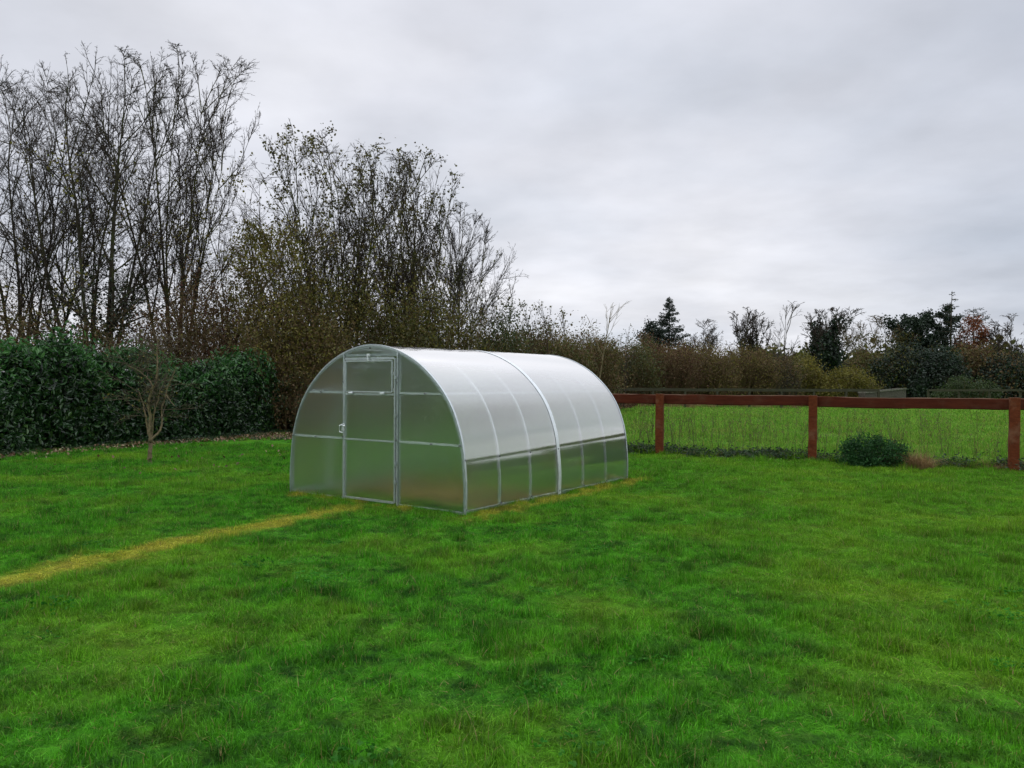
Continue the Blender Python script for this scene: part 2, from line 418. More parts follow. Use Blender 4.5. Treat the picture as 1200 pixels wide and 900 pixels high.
def axis(fine_lo, fine_hi, step, far):
    a = list(np.arange(fine_lo, fine_hi + 1e-6, step))
    s = step; q = fine_hi
    while q < far: s *= 1.35; q += s; a.append(q)
    s = step; q = fine_lo; b = []
    while q > -far: s *= 1.35; q -= s; b.append(q)
    return np.array(b[::-1] + a)
xs = axis(-14, 14, .16, 1500); ys = axis(1, 24, .16, 1500)
V = np.zeros((len(ys), len(xs), 3)); V[..., 0] = xs[None]; V[..., 1] = ys[:, None]
for j, y in enumerate(ys):
    for i, x in enumerate(xs):
        if abs(x) < 33 and -33 < y < 33: V[j, i, 2] = gz(x, y)
jj, ii = np.meshgrid(np.arange(len(ys) - 1), np.arange(len(xs) - 1), indexing='ij')
a = (jj * len(xs) + ii).ravel()
mb = MB(); mb.add(V.reshape(-1, 3), np.stack([a, a + 1, a + len(xs) + 1, a + len(xs)], 1))
tag(mb.build('ground', M_GROUND, None, True), 'green lawn and field ground under the grass', None, None, 'structure')

# ------------------------------------------------------------------ grass
def blade_patch(rg, n, radius, hmin, hmax, w, lean, name, mat, seg=3):
    r = radius * np.sqrt(rg.uniform(0, 1, n)); th = rg.uniform(0, 2 * PI, n)
    base = np.stack([r * np.cos(th), r * np.sin(th), np.full(n, -.012)], 1)
    H = rg.uniform(hmin, hmax, n) * (1 - .35 * (r / radius) ** 2)
    la = rg.uniform(0, 2 * PI, n); ld = np.stack([np.cos(la), np.sin(la), np.zeros(n)], 1)
    lm = np.abs(rg.normal(.5, .4, n)) * lean
    sa = la + PI / 2 + rg.normal(0, .6, n); sd = np.stack([np.cos(sa), np.sin(sa), np.zeros(n)], 1)
    W = w * rg.uniform(.6, 1.4, n)
    vs = []
    for k in range(seg + 1):
        t = k / seg
        p = base + ld * (H * lm * t ** 1.8)[:, None] + np.array([0, 0, 1.]) * (H * (t - .32 * np.minimum(lm, 1.5) * t * t))[:, None]
        ww = W * (1 - t ** 1.6 * .93)
        vs += [p - sd * ww[:, None] / 2, p + sd * ww[:, None] / 2]
    Vv = np.stack(vs, 1)
    b = np.arange(n)[:, None] * (2 * (seg + 1))
    f = np.concatenate([b + np.array([[2*k, 2*k+1, 2*k+3, 2*k+2]]) for k in range(seg)])
    me_b = MB(); me_b.add(Vv.reshape(-1, 3), f)
    o = me_b.build(name, mat)
    COL.objects.unlink(o)
    return o

def clover_patch(rg, name, mat):
    b = MB(); n = 26
    C = np.stack([rg.normal(0, .07, n), rg.normal(0, .07, n), rg.uniform(.03, .055, n)], 1)
    for k in range(3):
        a = rg.uniform(0, 2*PI, n) + k * 2.1
        leaves(b, C + np.stack([np.cos(a), np.sin(a), np.zeros(n)], 1) * .011, .022, rg, .9, 3.0, .15)
    o = b.build(name, mat); COL.objects.unlink(o); return o

def scatter(name, protos, pts, rots, scls, idx, label, cat=None):
    """one ground-cover object: countless tufts set on points"""
    col = bpy.data.collections.new(name + '_tufts')
    for o in protos: col.objects.link(o)
    me = bpy.data.meshes.new(name); me.vertices.add(len(pts)); me.vertices.foreach_set('co', np.asarray(pts, np.float32).ravel())
    a = me.attributes.new('rot', 'FLOAT_VECTOR', 'POINT'); a.data.foreach_set('vector', np.asarray(rots, np.float32).ravel())
    a = me.attributes.new('scl', 'FLOAT_VECTOR', 'POINT'); a.data.foreach_set('vector', np.asarray(scls, np.float32).ravel())
    a = me.attributes.new('idx', 'INT', 'POINT'); a.data.foreach_set('value', np.asarray(idx, np.int32))
    o = bpy.data.objects.new(name, me); COL.objects.link(o)
    ng = bpy.data.node_groups.new(name, 'GeometryNodeTree')
    ng.interface.new_socket('Geometry', in_out='INPUT', socket_type='NodeSocketGeometry')
    ng.interface.new_socket('Geometry', in_out='OUTPUT', socket_type='NodeSocketGeometry')
    gi = ng.nodes.new('NodeGroupInput'); go = ng.nodes.new('NodeGroupOutput')
    ci = ng.nodes.new('GeometryNodeCollectionInfo'); ci.inputs[0].default_value = col
    ci.inputs['Separate Children'].default_value = True; ci.inputs['Reset Children'].default_value = True
    ip = ng.nodes.new('GeometryNodeInstanceOnPoints'); ip.inputs['Pick Instance'].default_value = True
    def na(nm, ty):
        q = ng.nodes.new('GeometryNodeInputNamedAttribute'); q.data_type = ty; q.inputs[0].default_value = nm; return q.outputs[0]
    L = ng.links
    L.new(gi.outputs[0], ip.inputs['Points']); L.new(ci.outputs[0], ip.inputs['Instance'])
    L.new(na('idx', 'INT'), ip.inputs['Instance Index']); L.new(na('rot', 'FLOAT_VECTOR'), ip.inputs['Rotation']); L.new(na('scl', 'FLOAT_VECTOR'), ip.inputs['Scale'])
    L.new(ip.outputs[0], go.inputs[0])
    md = o.modifiers.new('scatter', 'NODES'); md.node_group = ng
    return tag(o, label, cat, None, 'stuff')

def fence_y(x): return 17.95 - .444 * (x + .0) if x > -1 else 17.95 - .444 * -1
def laurel_front(y):  # x of the laurel hedge's foot at depth y
    pts = [(3, -17.5), (9, -13.6), (15, -10.2), (21.9, -6.6)]
    return float(np.interp(y, [p[0] for p in pts], [p[1] for p in pts]))
def seg_d(x, y, a, b):
    ax, ay = a[0], a[1]; dx, dy = b[0] - ax, b[1] - ay
    t = max(0, min(1, ((x - ax) * dx + (y - ay) * dy) / (dx * dx + dy * dy)))
    return math.hypot(x - ax - t * dx, y - ay - t * dy)
def in_house(x, y, m=0.):
    c, s = math.cos(YAW), math.sin(YAW)
    lx = (x - GX) * c + (y - GY) * s; ly = -(x - GX) * s + (y - GY) * c
    return abs(lx) < 1.5 + m and -m < ly < 4 + m

rg = np.random.default_rng(11)
lawn_protos = [blade_patch(rg, 230, .135, .035, .075, .0042, 1.0, 'lawn_tuft', M_BLADE) for _ in range(5)]
lawn_protos.append(blade_patch(rg, 150, .10, .05, .105, .0048, 1.5, 'lawn_tuft', M_BLADE))
M_CLOVER = leaf_mat('clover_leaf', [(.022, .14, .010), (.04, .19, .015), (.07, .22, .03)], .35, .008, .4, 3)
lawn_protos.append(clover_patch(rg, 'lawn_weed_clover', M_CLOVER))
pts, rots, scls, idx = [], [], [], []
def vis(x, y, m=.08): return y > .5 and abs(x / y) < .66 + m + .8 / y
cell = .105
def try_tuft(x, y, s_xy, hmul):
    d = seg_d(x, y, STRIP_A, STRIP_B)
    k = 1.
    if d < .20: k = .5
    if in_house(x, y, .03):
        if in_house(x, y, -.05) and noise.noise(Vector((x * 1.4, y * 1.4, 9))) > -.1: k = .55
        else: return
    nz = noise.noise(Vector((x * 1.2, y * 1.2, 0))) * .35 + noise.noise(Vector((x * 4.6, y * 4.6, 5))) * .65
    h = hmul * (.70 + 2.0 * nz) * k
    h = max(.25, h)
    pts.append((x, y, gz(x, y))); rots.append((rg.normal(0, .10), rg.normal(0, .10), rg.uniform(0, 6.28)))
    scls.append((s_xy, s_xy, h))
    q = int(rg.integers(0, 5))
    if nz > .18 and rg.random() < .5: q = 5
    if rg.random() < (.035 if noise.noise(Vector((x * .8, y * .8, 20))) > .2 else .002) and y < 8: q = 6
    idx.append(q)
y = 2.1
while y < 19.:
    st = .105 + max(0, y - 6) * .0075
    w = y * .74 + 1.2
    x = max(-w, laurel_front(y) - .4)
    x = max(x, -12.)
    while x < w:
        xx = x + rg.uniform(-.5, .5) * st; yy = y + rg.uniform(-.5, .5) * st
        if yy < fence_y(xx) - .05 and xx > laurel_front(yy) - .3:
            try_tuft(xx, yy, .9 * st / .105 * rg.uniform(.85, 1.25), (.72 + .034 * yy) * rg.uniform(.75, 1.3))
        x += st
    y += st
for k in range(330):
    # longer grass the mower leaves along the foot of the walls
    e = rg.random()
    if e < .5: lx_, ly_ = 1.56 + abs(rg.normal(0, .03)), rg.uniform(0, 4)
    elif e < .6: lx_, ly_ = -1.56 - abs(rg.normal(0, .03)), rg.uniform(0, 4)
    else:
        lx_, ly_ = rg.uniform(-1.5, 1.5), -.07 - abs(rg.normal(0, .03))
        if -.5 < lx_ < .5 and rg.random() < .8: continue
    X_, Y_, _ = g2w(lx_, ly_)
    if noise.noise(Vector((X_ * 2.2, Y_ * 2.2, 4))) < -.12: continue
    pts.append((X_, Y_, gz(X_, Y_))); rots.append((rg.normal(0, .12), rg.normal(0, .12), rg.uniform(0, 6.28))); s_ = rg.uniform(.45, .8); scls.append((s_, s_, rg.uniform(.7, 1.5))); idx.append(int(rg.integers(0, 5)))
scatter('lawn_grass', lawn_protos, pts, rots, scls, idx, 'short lush green lawn grass in front of the fence')
print('lawn tufts', len(pts))

# rough field grass beyond the fence
field_protos = [blade_patch(rg, 130, .28, .06, .19, .009, 1.1, 'field_tuft', M_ROUGH) for _ in range(5)]
pts, rots, scls, idx = [], [], [], []
y = 12.
while y < 49:
    st = .22 + max(0, y - 14) * .016
    x0 = -4 if y < 26 else -2.; w = y * .74 + 2; wide = 42
    x = x0
    while x < wide:
        far = x > w
        xx = x + rg.uniform(-.5, .5) * st; yy = y + rg.uniform(-.5, .5) * st
        if yy > fence_y(min(xx, 18.1)) + .12 and (not far or rg.random() < .25):
            n_ = noise.noise(Vector((xx * .5, yy * .5, 2)))
            s = st / .22 * (1.8 if far else 1.)
            pts.append((xx, yy, gz(xx, yy))); rots.append((rg.normal(0, .1), rg.normal(0, .1), rg.uniform(0, 6.28)))
            scls.append((s * .9, s * .9, (.75 + n_ * 1.0) * rg.uniform(.7, 1.3) * min(1.25, s))); idx.append(int(rg.integers(0, 5)))
        x += st
    y += st
scatter('field_grass', field_protos, pts, rots, scls, idx, 'rough yellowish grass of the field beyond the red fence')
print('field tufts', len(pts))

# long unmown grass along the foot of the fence
verge_protos = [blade_patch(rg, 110, .17, .10, .26, .008, 1.6, 'verge_tuft', M_ROUGH) for _ in range(3)]
verge_protos += [blade_patch(rg, 90, .16, .07, .22, .008, 2.0, 'verge_tuft', M_STRAW) for _ in range(2)]
M_VDARK = leaf_mat('verge_weed_leaf', [(.012, .035, .010), (.022, .06, .016), (.05, .05, .02)], .2, .04, .5, 3)
bq = MB(); C = rg.normal(size=(130, 3)) * np.array([.13, .13, .06]) + np.array([0, 0, .08]); leaves(bq, C, .06, rg, .5)
o = bq.build('verge_weed', M_VDARK); COL.objects.unlink(o); verge_protos.append(o)
pts, rots, scls, idx = [], [], [], []
for k in range(1500):
    x = rg.uniform(-1, 17); off = rg.normal(-.02, .13)
    y = fence_y(x) + off
    right = x > 6.9
    pts.append((x, y, gz(x, y))); rots.append((rg.normal(0, .15), rg.normal(0, .15), rg.uniform(0, 6.28)))
    s = rg.uniform(.7, 1.2); scls.append((s, s, s * rg.uniform(.55, 1.0)))
    r = rg.random()
    idx.append(int(rg.integers(3, 5)) if r < (.5 if right else .14) else (5 if r < (.62 if right else .45) else int(rg.integers(0, 3))))
scatter('verge_grass', verge_protos, pts, rots, scls, idx, 'long dark unmown grass and weeds along the foot of the red fence')

# ------------------------------------------------------------------ greenhouse
PROF = [(1.5, 0), (1.507, .2), (1.50, .40), (1.462, .74), (1.40, .97), (1.30, 1.20), (1.17, 1.385), (1.02, 1.54), (.84, 1.685), (.66, 1.79), (.467, 1.872), (.24, 1.935), (0, 1.960)]
def arch_curve(n=49, off=0.0):
    """points of the hoop from right foot over the crown to the left foot; off moves them outward"""
    p = np.array(PROF, float); full = np.concatenate([p, (p * [-1, 1])[::-1][1:]])
    t = np.concatenate([[0], np.cumsum(np.linalg.norm(np.diff(full, axis=0), axis=1))]); 
    # Catmull-Rom through the points for a smooth hoop
    out = []
    for s in np.linspace(0, t[-1], n):
        i = min(len(t) - 2, max(0, int(np.searchsorted(t, s)) - 1)); u = (s - t[i]) / (t[i+1] - t[i])
        P0 = full[max(0, i-1)]; P1 = full[i]; P2 = full[i+1]; P3 = full[min(len(full)-1, i+2)]
        out.append(.5 * ((2*P1) + (-P0+P2)*u + (2*P0-5*P1+4*P2-P3)*u*u + (-P0+3*P1-3*P2+P3)*u**3))
    c = np.array(out); c[0] = full[0]; c[-1] = full[-1]
    T = np.gradient(c, axis=0); T /= np.linalg.norm(T, axis=1, keepdims=True)
    nrm = np.stack([T[:, 1], -T[:, 0]], 1)
    return c + nrm * off, nrm
def arch_x(z):
    c, _ = arch_curve(401)
    h = c[:201]
    return float(np.interp(z, h[:, 1], h[:, 0]))
def arch_z(x):
    c, _ = arch_curve(401); h = c[:201][::-1]
    return float(np.interp(abs(x), h[:, 0], h[:, 1]))

def strip_shell(mb, y0, y1, off_out, off_in, n=73, yn=2, z0=0.0):
    """curved plate that follows the hoop between two offsets"""
    co_, _ = arch_curve(n, off_out); ci_, _ = arch_curve(n, off_in)
    ysn = np.linspace(y0, y1, yn)
    def lay(c): return np.stack([np.stack([c[:, 0], np.full(n, y), np.maximum(c[:, 1], z0)], 1) for y in ysn])
    O = lay(co_); I = lay(ci_)
    Vv = np.concatenate([O.reshape(-1, 3), I.reshape(-1, 3)]); K = yn * n
    f = []
    for j in range(yn - 1):
        for i in range(n - 1):
            a = j*n+i; f.append([a, a+n, a+n+1, a+1]); b = K + a; f.append([b, b+1, b+n+1, b+n])
    mb.add(Vv, f); f = []          # rims get vertices of their own so the curved faces shade smoothly
    for i in range(n - 1):
        f.append([i, i+1, K+i+1, K+i]); a = (yn-1)*n+i; f.append([a, K+a, K+a+1, a+1])
    for j in range(yn - 1):
        a = j*n; f.append([a, K+a, K+a+n, a+n]); a = j*n+n-1; f.append([a, a+n, K+a+n, K+a])
    mb.add(Vv, f)

GH = empty('polytunnel_greenhouse', (GX, GY, 0), YAW, 'clear arched polycarbonate greenhouse with galvanised frame standing on the lawn', 'greenhouse')
DX = .467; Z2, Z1, ZD = .783, 1.37, 1.795
# covering: two lengths of sheet that meet at mid-length
for y0, y1 in ((-.012, 1.994), (2.006, 4.012)):
    b = MB(); strip_shell(b, y0, y1, .010, .002, z0=.012); b.build('roof_sheet', M_ROOF, GH, True)
# hoops just inside the sheet
def hoop(mb, y, w, off0, off1, n=61): strip_shell(mb, y - w/2, y + w/2, off0, off1, n)
for k in (1, 2, 4, 5):
    b = MB(); hoop(b, GL * k / 6, .026, -.003, -.028); b.build('hoop', M_STEEL_LIGHT, GH, True)
b = MB(); hoop(b, GL / 2, .05, -.003, -.035); b.build('hoop', M_STEEL_LIGHT, GH, True)
b = MB(); hoop(b, GL / 2, .072, .016, .012); b.build('joint_strap', mat_metal('strap_white', (.72, .76, .78), .35, .5), GH, True)
for y, s in ((0, -1), (GL, 1)):
    b = MB(); hoop(b, y + s * .0, .030, -.002, -.030)
    o = b.build('end_hoop', M_STEEL, GH, True)
    b = MB(); strip_shell(b, y + s * .005 - .014, y + s * .005 + .014, .0145, .0115)
    # folded lip over the sheet edge
    co2, _ = arch_curve(73, .0145); ci2, _ = arch_curve(73, -.010)
    yy0 = y + s * .020
    Vv = np.concatenate([np.stack([co2[:, 0], np.full(73, yy0), np.maximum(co2[:, 1], .01)], 1), np.stack([ci2[:, 0], np.full(73, yy0), np.maximum(ci2[:, 1], .01)], 1)])
    b.add(Vv, [[i, i+1, 73+i+1, 73+i] for i in range(72)])
    b.build('edge_trim', M_STEEL, GH, True)
# base rails
for s in (-1, 1):
    b = MB(); b.bar((s * 1.485, .02, .022), (s * 1.485, GL - .02, .022), .03, .04); b.build('base_rail', M_STEEL, GH)
for y in (.0, GL):
    for x0, x1 in ((-1.49, -DX - .02), (DX + .02, 1.49)):
        b = MB(); b.bar((x0, y, .016), (x1, y, .016), .026, .024); b.build('base_rail', M_STEEL, GH)
# purlins
for (x, z) in ((arch_x(Z1) - .020, Z1), (-arch_x(Z1) + .020, Z1), (0, 1.915), ):
    b = MB()
    for k in range(6):
        b.bar((x, GL*k/6 + .02, z), (x, GL*(k+1)/6 - .02, z), .022, .024)
    b.build('purlin', M_STEEL_LIGHT, GH)
def end_sheet(mb, x0, x1, y0, y1, zb, zt=None, n=24):
    """flat twin-wall panel cut to the hoop; closed plate between y0 and y1"""
    X = np.linspace(x0, x1, n)
    top = np.array([min(zt, 9) if zt else max(zb + .01, (arch_z(min(abs(x), 1.497)) if abs(x) < 1.46 else np.interp(abs(x), [1.46, 1.497], [.76, .42])) - .004) for x in X])
    K = n
    rows = []
    for y in (y0, y1):
        rows.append(np.stack([X, np.full(n, y), np.full(n, zb)], 1)); rows.append(np.stack([X, np.full(n, y), top], 1))
    Vv = np.concatenate(rows); f = []
    for i in range(n - 1):
        f.append([i, i+1, K+i+1, K+i]); f.append([2*K+i, 3*K+i, 3*K+i+1, 2*K+i+1])
        f.append([K+i, K+i+1, 3*K+i+1, 3*K+i]); f.append([i, 2*K+i, 2*K+i+1, i+1])
    f.append([0, K, 3*K, 2*K]); f.append([n-1, 2*K+n-1, 3*K+n-1, K+n-1])
    mb.add(Vv, f)
for y, s in ((0, -1), (GL, 1)):
    ya, yb = y + s * .017, y + s * .0235
    y0, y1 = min(ya, yb), max(ya, yb)
    b = MB(); end_sheet(b, -1.496, -DX - .004, y0, y1, .004); b.build('end_sheet', M_END, GH)
    b = MB(); end_sheet(b, DX + .004, 1.496, y0, y1, .004); b.build('end_sheet', M_END, GH)
    b = MB(); end_sheet(b, -DX + .004, DX - .004, y0, y1, ZD + .02); b.build('end_sheet', M_END, GH)
    # frame behind and proud of the sheets
    for x in (-DX, DX):
        b = MB(); b.bar((x, y - s*.0, .0), (x, y - s*.0, arch_z(DX) - .03), .030, .030, (0, 1, 0)); b.build('door_post', M_STEEL, GH)
    for sx in (-1, 1):
        for z in (Z2, Z1):
            xe = arch_x(z) - .03
            b = MB(); b.bar((sx * (DX + .016), y, z), (sx * xe, y, z), .026, .024); b.build('cross_rail', M_STEEL_LIGHT, GH)
    b = MB(); b.bar((-DX + .016, y, ZD + .045), (DX - .016, y, ZD + .045), .026, .030); b.build('lintel', M_STEEL, GH)
# a white T-cap over each door post, outside the sheet
for x in (-DX, DX):
    b = MB(); b.bar((x, -.030, .01), (x, -.030, arch_z(DX) - .012), .018, .010, (0, 1, 0)); b.build('post_cap', M_STEEL, GH)

def door(parent, y, s, name):
    d = MB()
    fy = y + s * .038
    x0, x1 = -DX + .030, DX - .030
    for x in (x0, x1): d.bar((x, fy, .045), (x, fy, ZD), .020, .020, (0, 1, 0))
    for z, t in ((.045, .024), (Z1 - .016, .022), (ZD, .03)): d.bar((x0 + .013, fy, z), (x1 - .013, fy, z), .020, t)
    d.bar((x0 + .013, fy, Z2), (x1 - .013, fy, Z2), .020, .018)
    fr = d.build(name, M_STEEL, parent)
    for za, zb_ in ((.057, Z2 - .009), (Z2 + .009, Z1 - .028)):
        b = MB(); yy = sorted((fy - .004, fy + .003)); end_sheet(b, x0 + .012, x1 - .012, yy[0], yy[1], za, zb_, 3); b.build('door_sheet', M_END, fr)
    # upper vent flap with its own frame
    v = MB()
    for x in (x0 + .034, x1 - .034): v.bar((x, fy + s*.016, Z1 + .012), (x, fy + s*.016, ZD - .03), .018, .012, (0, 1, 0))
    for z in (Z1 + .012, ZD - .03): v.bar((x0 + .043, fy + s*.016, z), (x1 - .043, fy + s*.016, z), .012, .018)
    vt = v.build('vent_flap', M_STEEL, fr)
    b = MB(); yy = sorted((fy + s*.010, fy + s*.017)); end_sheet(b, x0 + .042, x1 - .042, yy[0], yy[1], Z1 + .018, ZD - .036, 3); b.build('vent_sheet', M_END, fr)
    # fittings
    for (x, z) in ((0., ZD + .012), ):
        b = MB(); b.box((x, fy + s*.020, z + .03), (.045, .012, .035)); b.box((x, fy + s*.022, z - .03), (.03, .016, .03)); b.box((x, fy + s*.030, z), (.014, .012, .07)); b.build('vent_catch', M_STEEL_LIGHT, fr)
    for x in (-.30, .25):
        b = MB(); b.box((x, fy + s*.022, Z1 - .004), (.05, .014, .034)); b.tubes([[(x - .035, fy + s*.03, Z1 - .004), (x + .035, fy + s*.03, Z1 - .004)]], [[.008, .008]], 8); b.build('vent_hinge', M_STEEL_LIGHT, fr)
    for z in (.30, .52, 1.10, 1.56):
        b = MB(); b.box((DX - .016, fy + s*.014, z), (.040, .006, .036)); b.tubes([[(DX - .012, fy + s*.020, z - .024), (DX - .012, fy + s*.020, z + .024)]], [[.006, .006]], 8); b.build('door_hinge', M_STEEL, fr)
    b = MB(); b.box((-DX + .024, fy + s*.018, .93), (.045, .012, .09))
    b.tubes([[(-DX + .024, fy + s*.03, .96), (-DX - .012, fy + s*.05, .95), (-DX - .012, fy + s*.05, .87), (-DX + .024, fy + s*.03, .86)]], [[.008]*4], 8)
    b.tubes([[(-DX + .024, fy + s*.03, .945), (-DX + .085, fy + s*.035, .945)]], [[.008, .007]], 8)
    b.build('door_handle', M_STEEL_LIGHT, fr)
door(GH, 0.0, -1, 'door')
door(GH, GL, 1, 'door')
# bolts on the front rails
b = MB()
for (x, z) in [(-1.0, Z2), (0, Z2), (1.0, Z2), (-1.45, Z2), (1.43, Z2), (-.9, Z1), (.9, Z1), (0, 1.925), (DX, Z2 + .02), (-DX, Z2 + .02), (DX, 1.5), (-DX, 1.5)]:
    b.box((x, -.043 if abs(abs(x) - DX) < .01 else -.029, z), (.018, .010, .018))
for k in range(7):
    for z in (.06, .62, ):
        b.box((arch_x(z) + .014, GL * k / 6, z), (.010, .018, .018))
b.build('bolt', mat_metal('dark_bolt', (.25, .26, .27), .5, .8), GH)['kind'] = 'stuff'

# ------------------------------------------------------------------ red fence
def wavy_box(rg, L, h, w, n=14, amp=.006):
    """sawn beam along +x from 0..L, slightly uneven, bevelled edges"""
    bv = .012
    ring = [(-w/2+bv, -h/2), (w/2-bv, -h/2), (w/2, -h/2+bv), (w/2, h/2-bv), (w/2-bv, h/2), (-w/2+bv, h/2), (-w/2, h/2-bv), (-w/2, -h/2+bv)]
    rings = []
    oy = np.cumsum(rg.normal(0, amp * .5, n)); oz = np.cumsum(rg.normal(0, amp * .5, n)); oy -= np.linspace(oy[0], oy[-1], n); oz -= np.linspace(oz[0], oz[-1], n)
    for i in range(n):
        x = L * i / (n - 1)
        rings.append([(x, a + oy[i] + rg.normal(0, amp * .3), c + oz[i] + rg.normal(0, amp * .3)) for a, c in ring])
    V = np.array(rings).reshape(-1, 3); f = []
    for i in range(n - 1):
        for k in range(8):
            a = i*8+k; b_ = i*8+(k+1) % 8; f.append([a, b_, b_+8, a+8])
    return V, f, [list(range(7, -1, -1)), list(range((n-1)*8, n*8))]

FX = [-2.75, .13, 3.09, 5.83, 8.78, 11.9, 15.0, 18.1]
FH = 1.285
fence = empty('post_and_rail_fence', (3.09, fence_y(3.09), 0), 0, 'low red stained timber post and rail fence between the lawn and the field', 'fence')
fz = (3.09, fence_y(3.09))
def FY(x): return 16.28 - (x - 3.09) * .4337 if x > 3.09 else 16.28 + (3.09 - x) * .42
FPTS = [(x, {3.09: 16.27, 5.83: 15.10, 8.78: 13.62}.get(x, FY(x))) for x in FX]
rf = np.random.default_rng(5)
for (x, y) in FPTS:
    b = MB(); Vv, f, caps = wavy_box(rf, FH + .3, .155, .155, 12, .005)
    # stand it up: local x -> z
    Vv = np.stack([Vv[:, 1], Vv[:, 2], Vv[:, 0] - .3], 1)
    a = -.41; ca, sa = math.cos(a), math.sin(a); R = np.array([[ca, sa, 0], [-sa, ca, 0], [0, 0, 1]])
    Vv = Vv @ R + np.array([x - fz[0], y - fz[1], 0])
    b.add(Vv, f); b.add(Vv, caps[:1]) ; b.add(Vv, caps[1:]); b.build('post', M_REDPOST, fence)
for i in range(len(FPTS) - 1):
    (xa, ya), (xb, yb) = FPTS[i], FPTS[i + 1]
    L = math.hypot(xb - xa, yb - ya) - .012; a = math.atan2(yb - ya, xb - xa)
    b = MB(); Vv, f, caps = wavy_box(rf, L, .20, .09, 16, .007)
    b.add(Vv, f); b.add(Vv, caps[:1]); b.add(Vv, caps[1:])
    o = b.build('rail', M_RED, fence)
    # rails are fixed to the field side of the posts
    nx, ny = -math.sin(a), math.cos(a)
    o.location = (xa - fz[0] + nx * .145 + .006 * math.cos(a), ya - fz[1] + ny * .145, FH - .112 - (.006 if i % 2 else 0)); o.rotation_euler = (0, 0, a)

# grey weathered fence at the far side of the field
gf = empty('weathered_fence', (8.6, 46.5, 0), 0, 'grey weathered timber rail fence along the far side of the field', 'fence')
xs_ = np.arange(0, 17.2, 1.9)
for i, x in enumerate(xs_):
    b = MB(); b.box((x - 4, .16 * (-x) * .12, .58), (.12, .12, 1.16)); b.build('post', M_GREYWOOD, gf)
for i in range(len(xs_) - 1):
    b = MB(); x0, x1 = xs_[i] - 4, xs_[i+1] - 4
    z = rf.normal(0, .012)
    b.bar((x0, -.01 - .0192 * xs_[i], 1.13 + z), (x1, -.01 - .0192 * xs_[i+1], 1.13 + z * .5), .10, .17)
    b.bar((x0, .0 - .0192 * xs_[i], .55 + z), (x1, .0 - .0192 * xs_[i+1], .55 + z * .5), .05, .11)
    b.build('rail', M_GREYWOOD, gf)
# second run further right
gf2 = empty('weathered_fence', (0, 0, 0), 0, 'grey rail fence in front of the dark trees at the far right', 'fence')
for k in range(8):
    x = px(1088, 56) + k * 2.2; b = MB(); b.box((x, 56, .57), (.12, .12, 1.14)); b.build('post', M_GREYWOOD, gf2)
    if k < 7:
        b = MB(); b.bar((x, 55.9, 1.1), (x + 2.2, 55.9, 1.1 + rf.normal(0, .02)), .08, .15); b.build('rail', M_GREYWOOD, gf2)

# low stone wall end
def mat_stone():
    m, nt, out = newmat('rubble_stone')
    tc = N(nt, 'ShaderNodeTexCoord')
    mp = N(nt, 'ShaderNodeMapping'); lk(nt, tc.outputs['Object'], mp.inputs[0]); mp.inputs['Scale'].default_value = (3, 3, 5.5)
    v = N(nt, 'ShaderNodeTexVoronoi'); v.feature = 'DISTANCE_TO_EDGE'; lk(nt, mp.outputs[0], v.inputs['Vector'])
    v2 = N(nt, 'ShaderNodeTexVoronoi'); lk(nt, mp.outputs[0], v2.inputs['Vector'])
    c = mixc(nt, v2.outputs['Color'], (.035, .032, .022), (.10, .09, .065))
    c = mixc(nt, ramp(nt, v.outputs['Distance'], [(0., 1.), (.07, 0.)]), c, (.06, .055, .045))
    p = N(nt, 'ShaderNodeBsdfPrincipled'); p.inputs['Roughness'].default_value = .95
    lk(nt, c, p.inputs['Base Color'])
    bp = N(nt, 'ShaderNodeBump'); bp.inputs['Distance'].default_value = .05; lk(nt, v.outputs['Distance'], bp.inputs['Height']); lk(nt, bp.outputs[0], p.inputs['Normal'])
    lk(nt, p.outputs[0], out.inputs[0]); return m
M_STONE = mat_stone()
sw = empty('stone_wall', (px(1010, 50), 50, 0), 0, 'low rubble stone wall with a pale coping ending beyond the field', 'wall')
b = MB(); V0 = [(0, 0), (px(1058, 53) - px(1010, 50), 3)]
n = 12
for i in range(n):
    t0, t1 = i / n, (i + 1) / n
    x0, y0 = V0[1][0] * t0, 3 * t0; x1, y1 = V0[1][0] * t1, 3 * t1
    z = .93 + .26 * t0
    b.bar((x0, y0, z / 2), (x1, y1, z / 2), .45, z)
b.build('wall_body', M_STONE, sw)
b = MB()
for i in range(n):
    t0, t1 = i / n, (i + 1) / n
    x0, y0 = V0[1][0] * t0, 3 * t0; x1, y1 = V0[1][0] * t1 - .02, 3 * t1
    b.bar((x0, y0, .975 + .26 * t0), (x1, y1, .975 + .26 * t0), .55, .085)
b.build('coping', bark_mat('pale_coping', (.10, .10, .075), (.17, .165, .13), 5), sw)

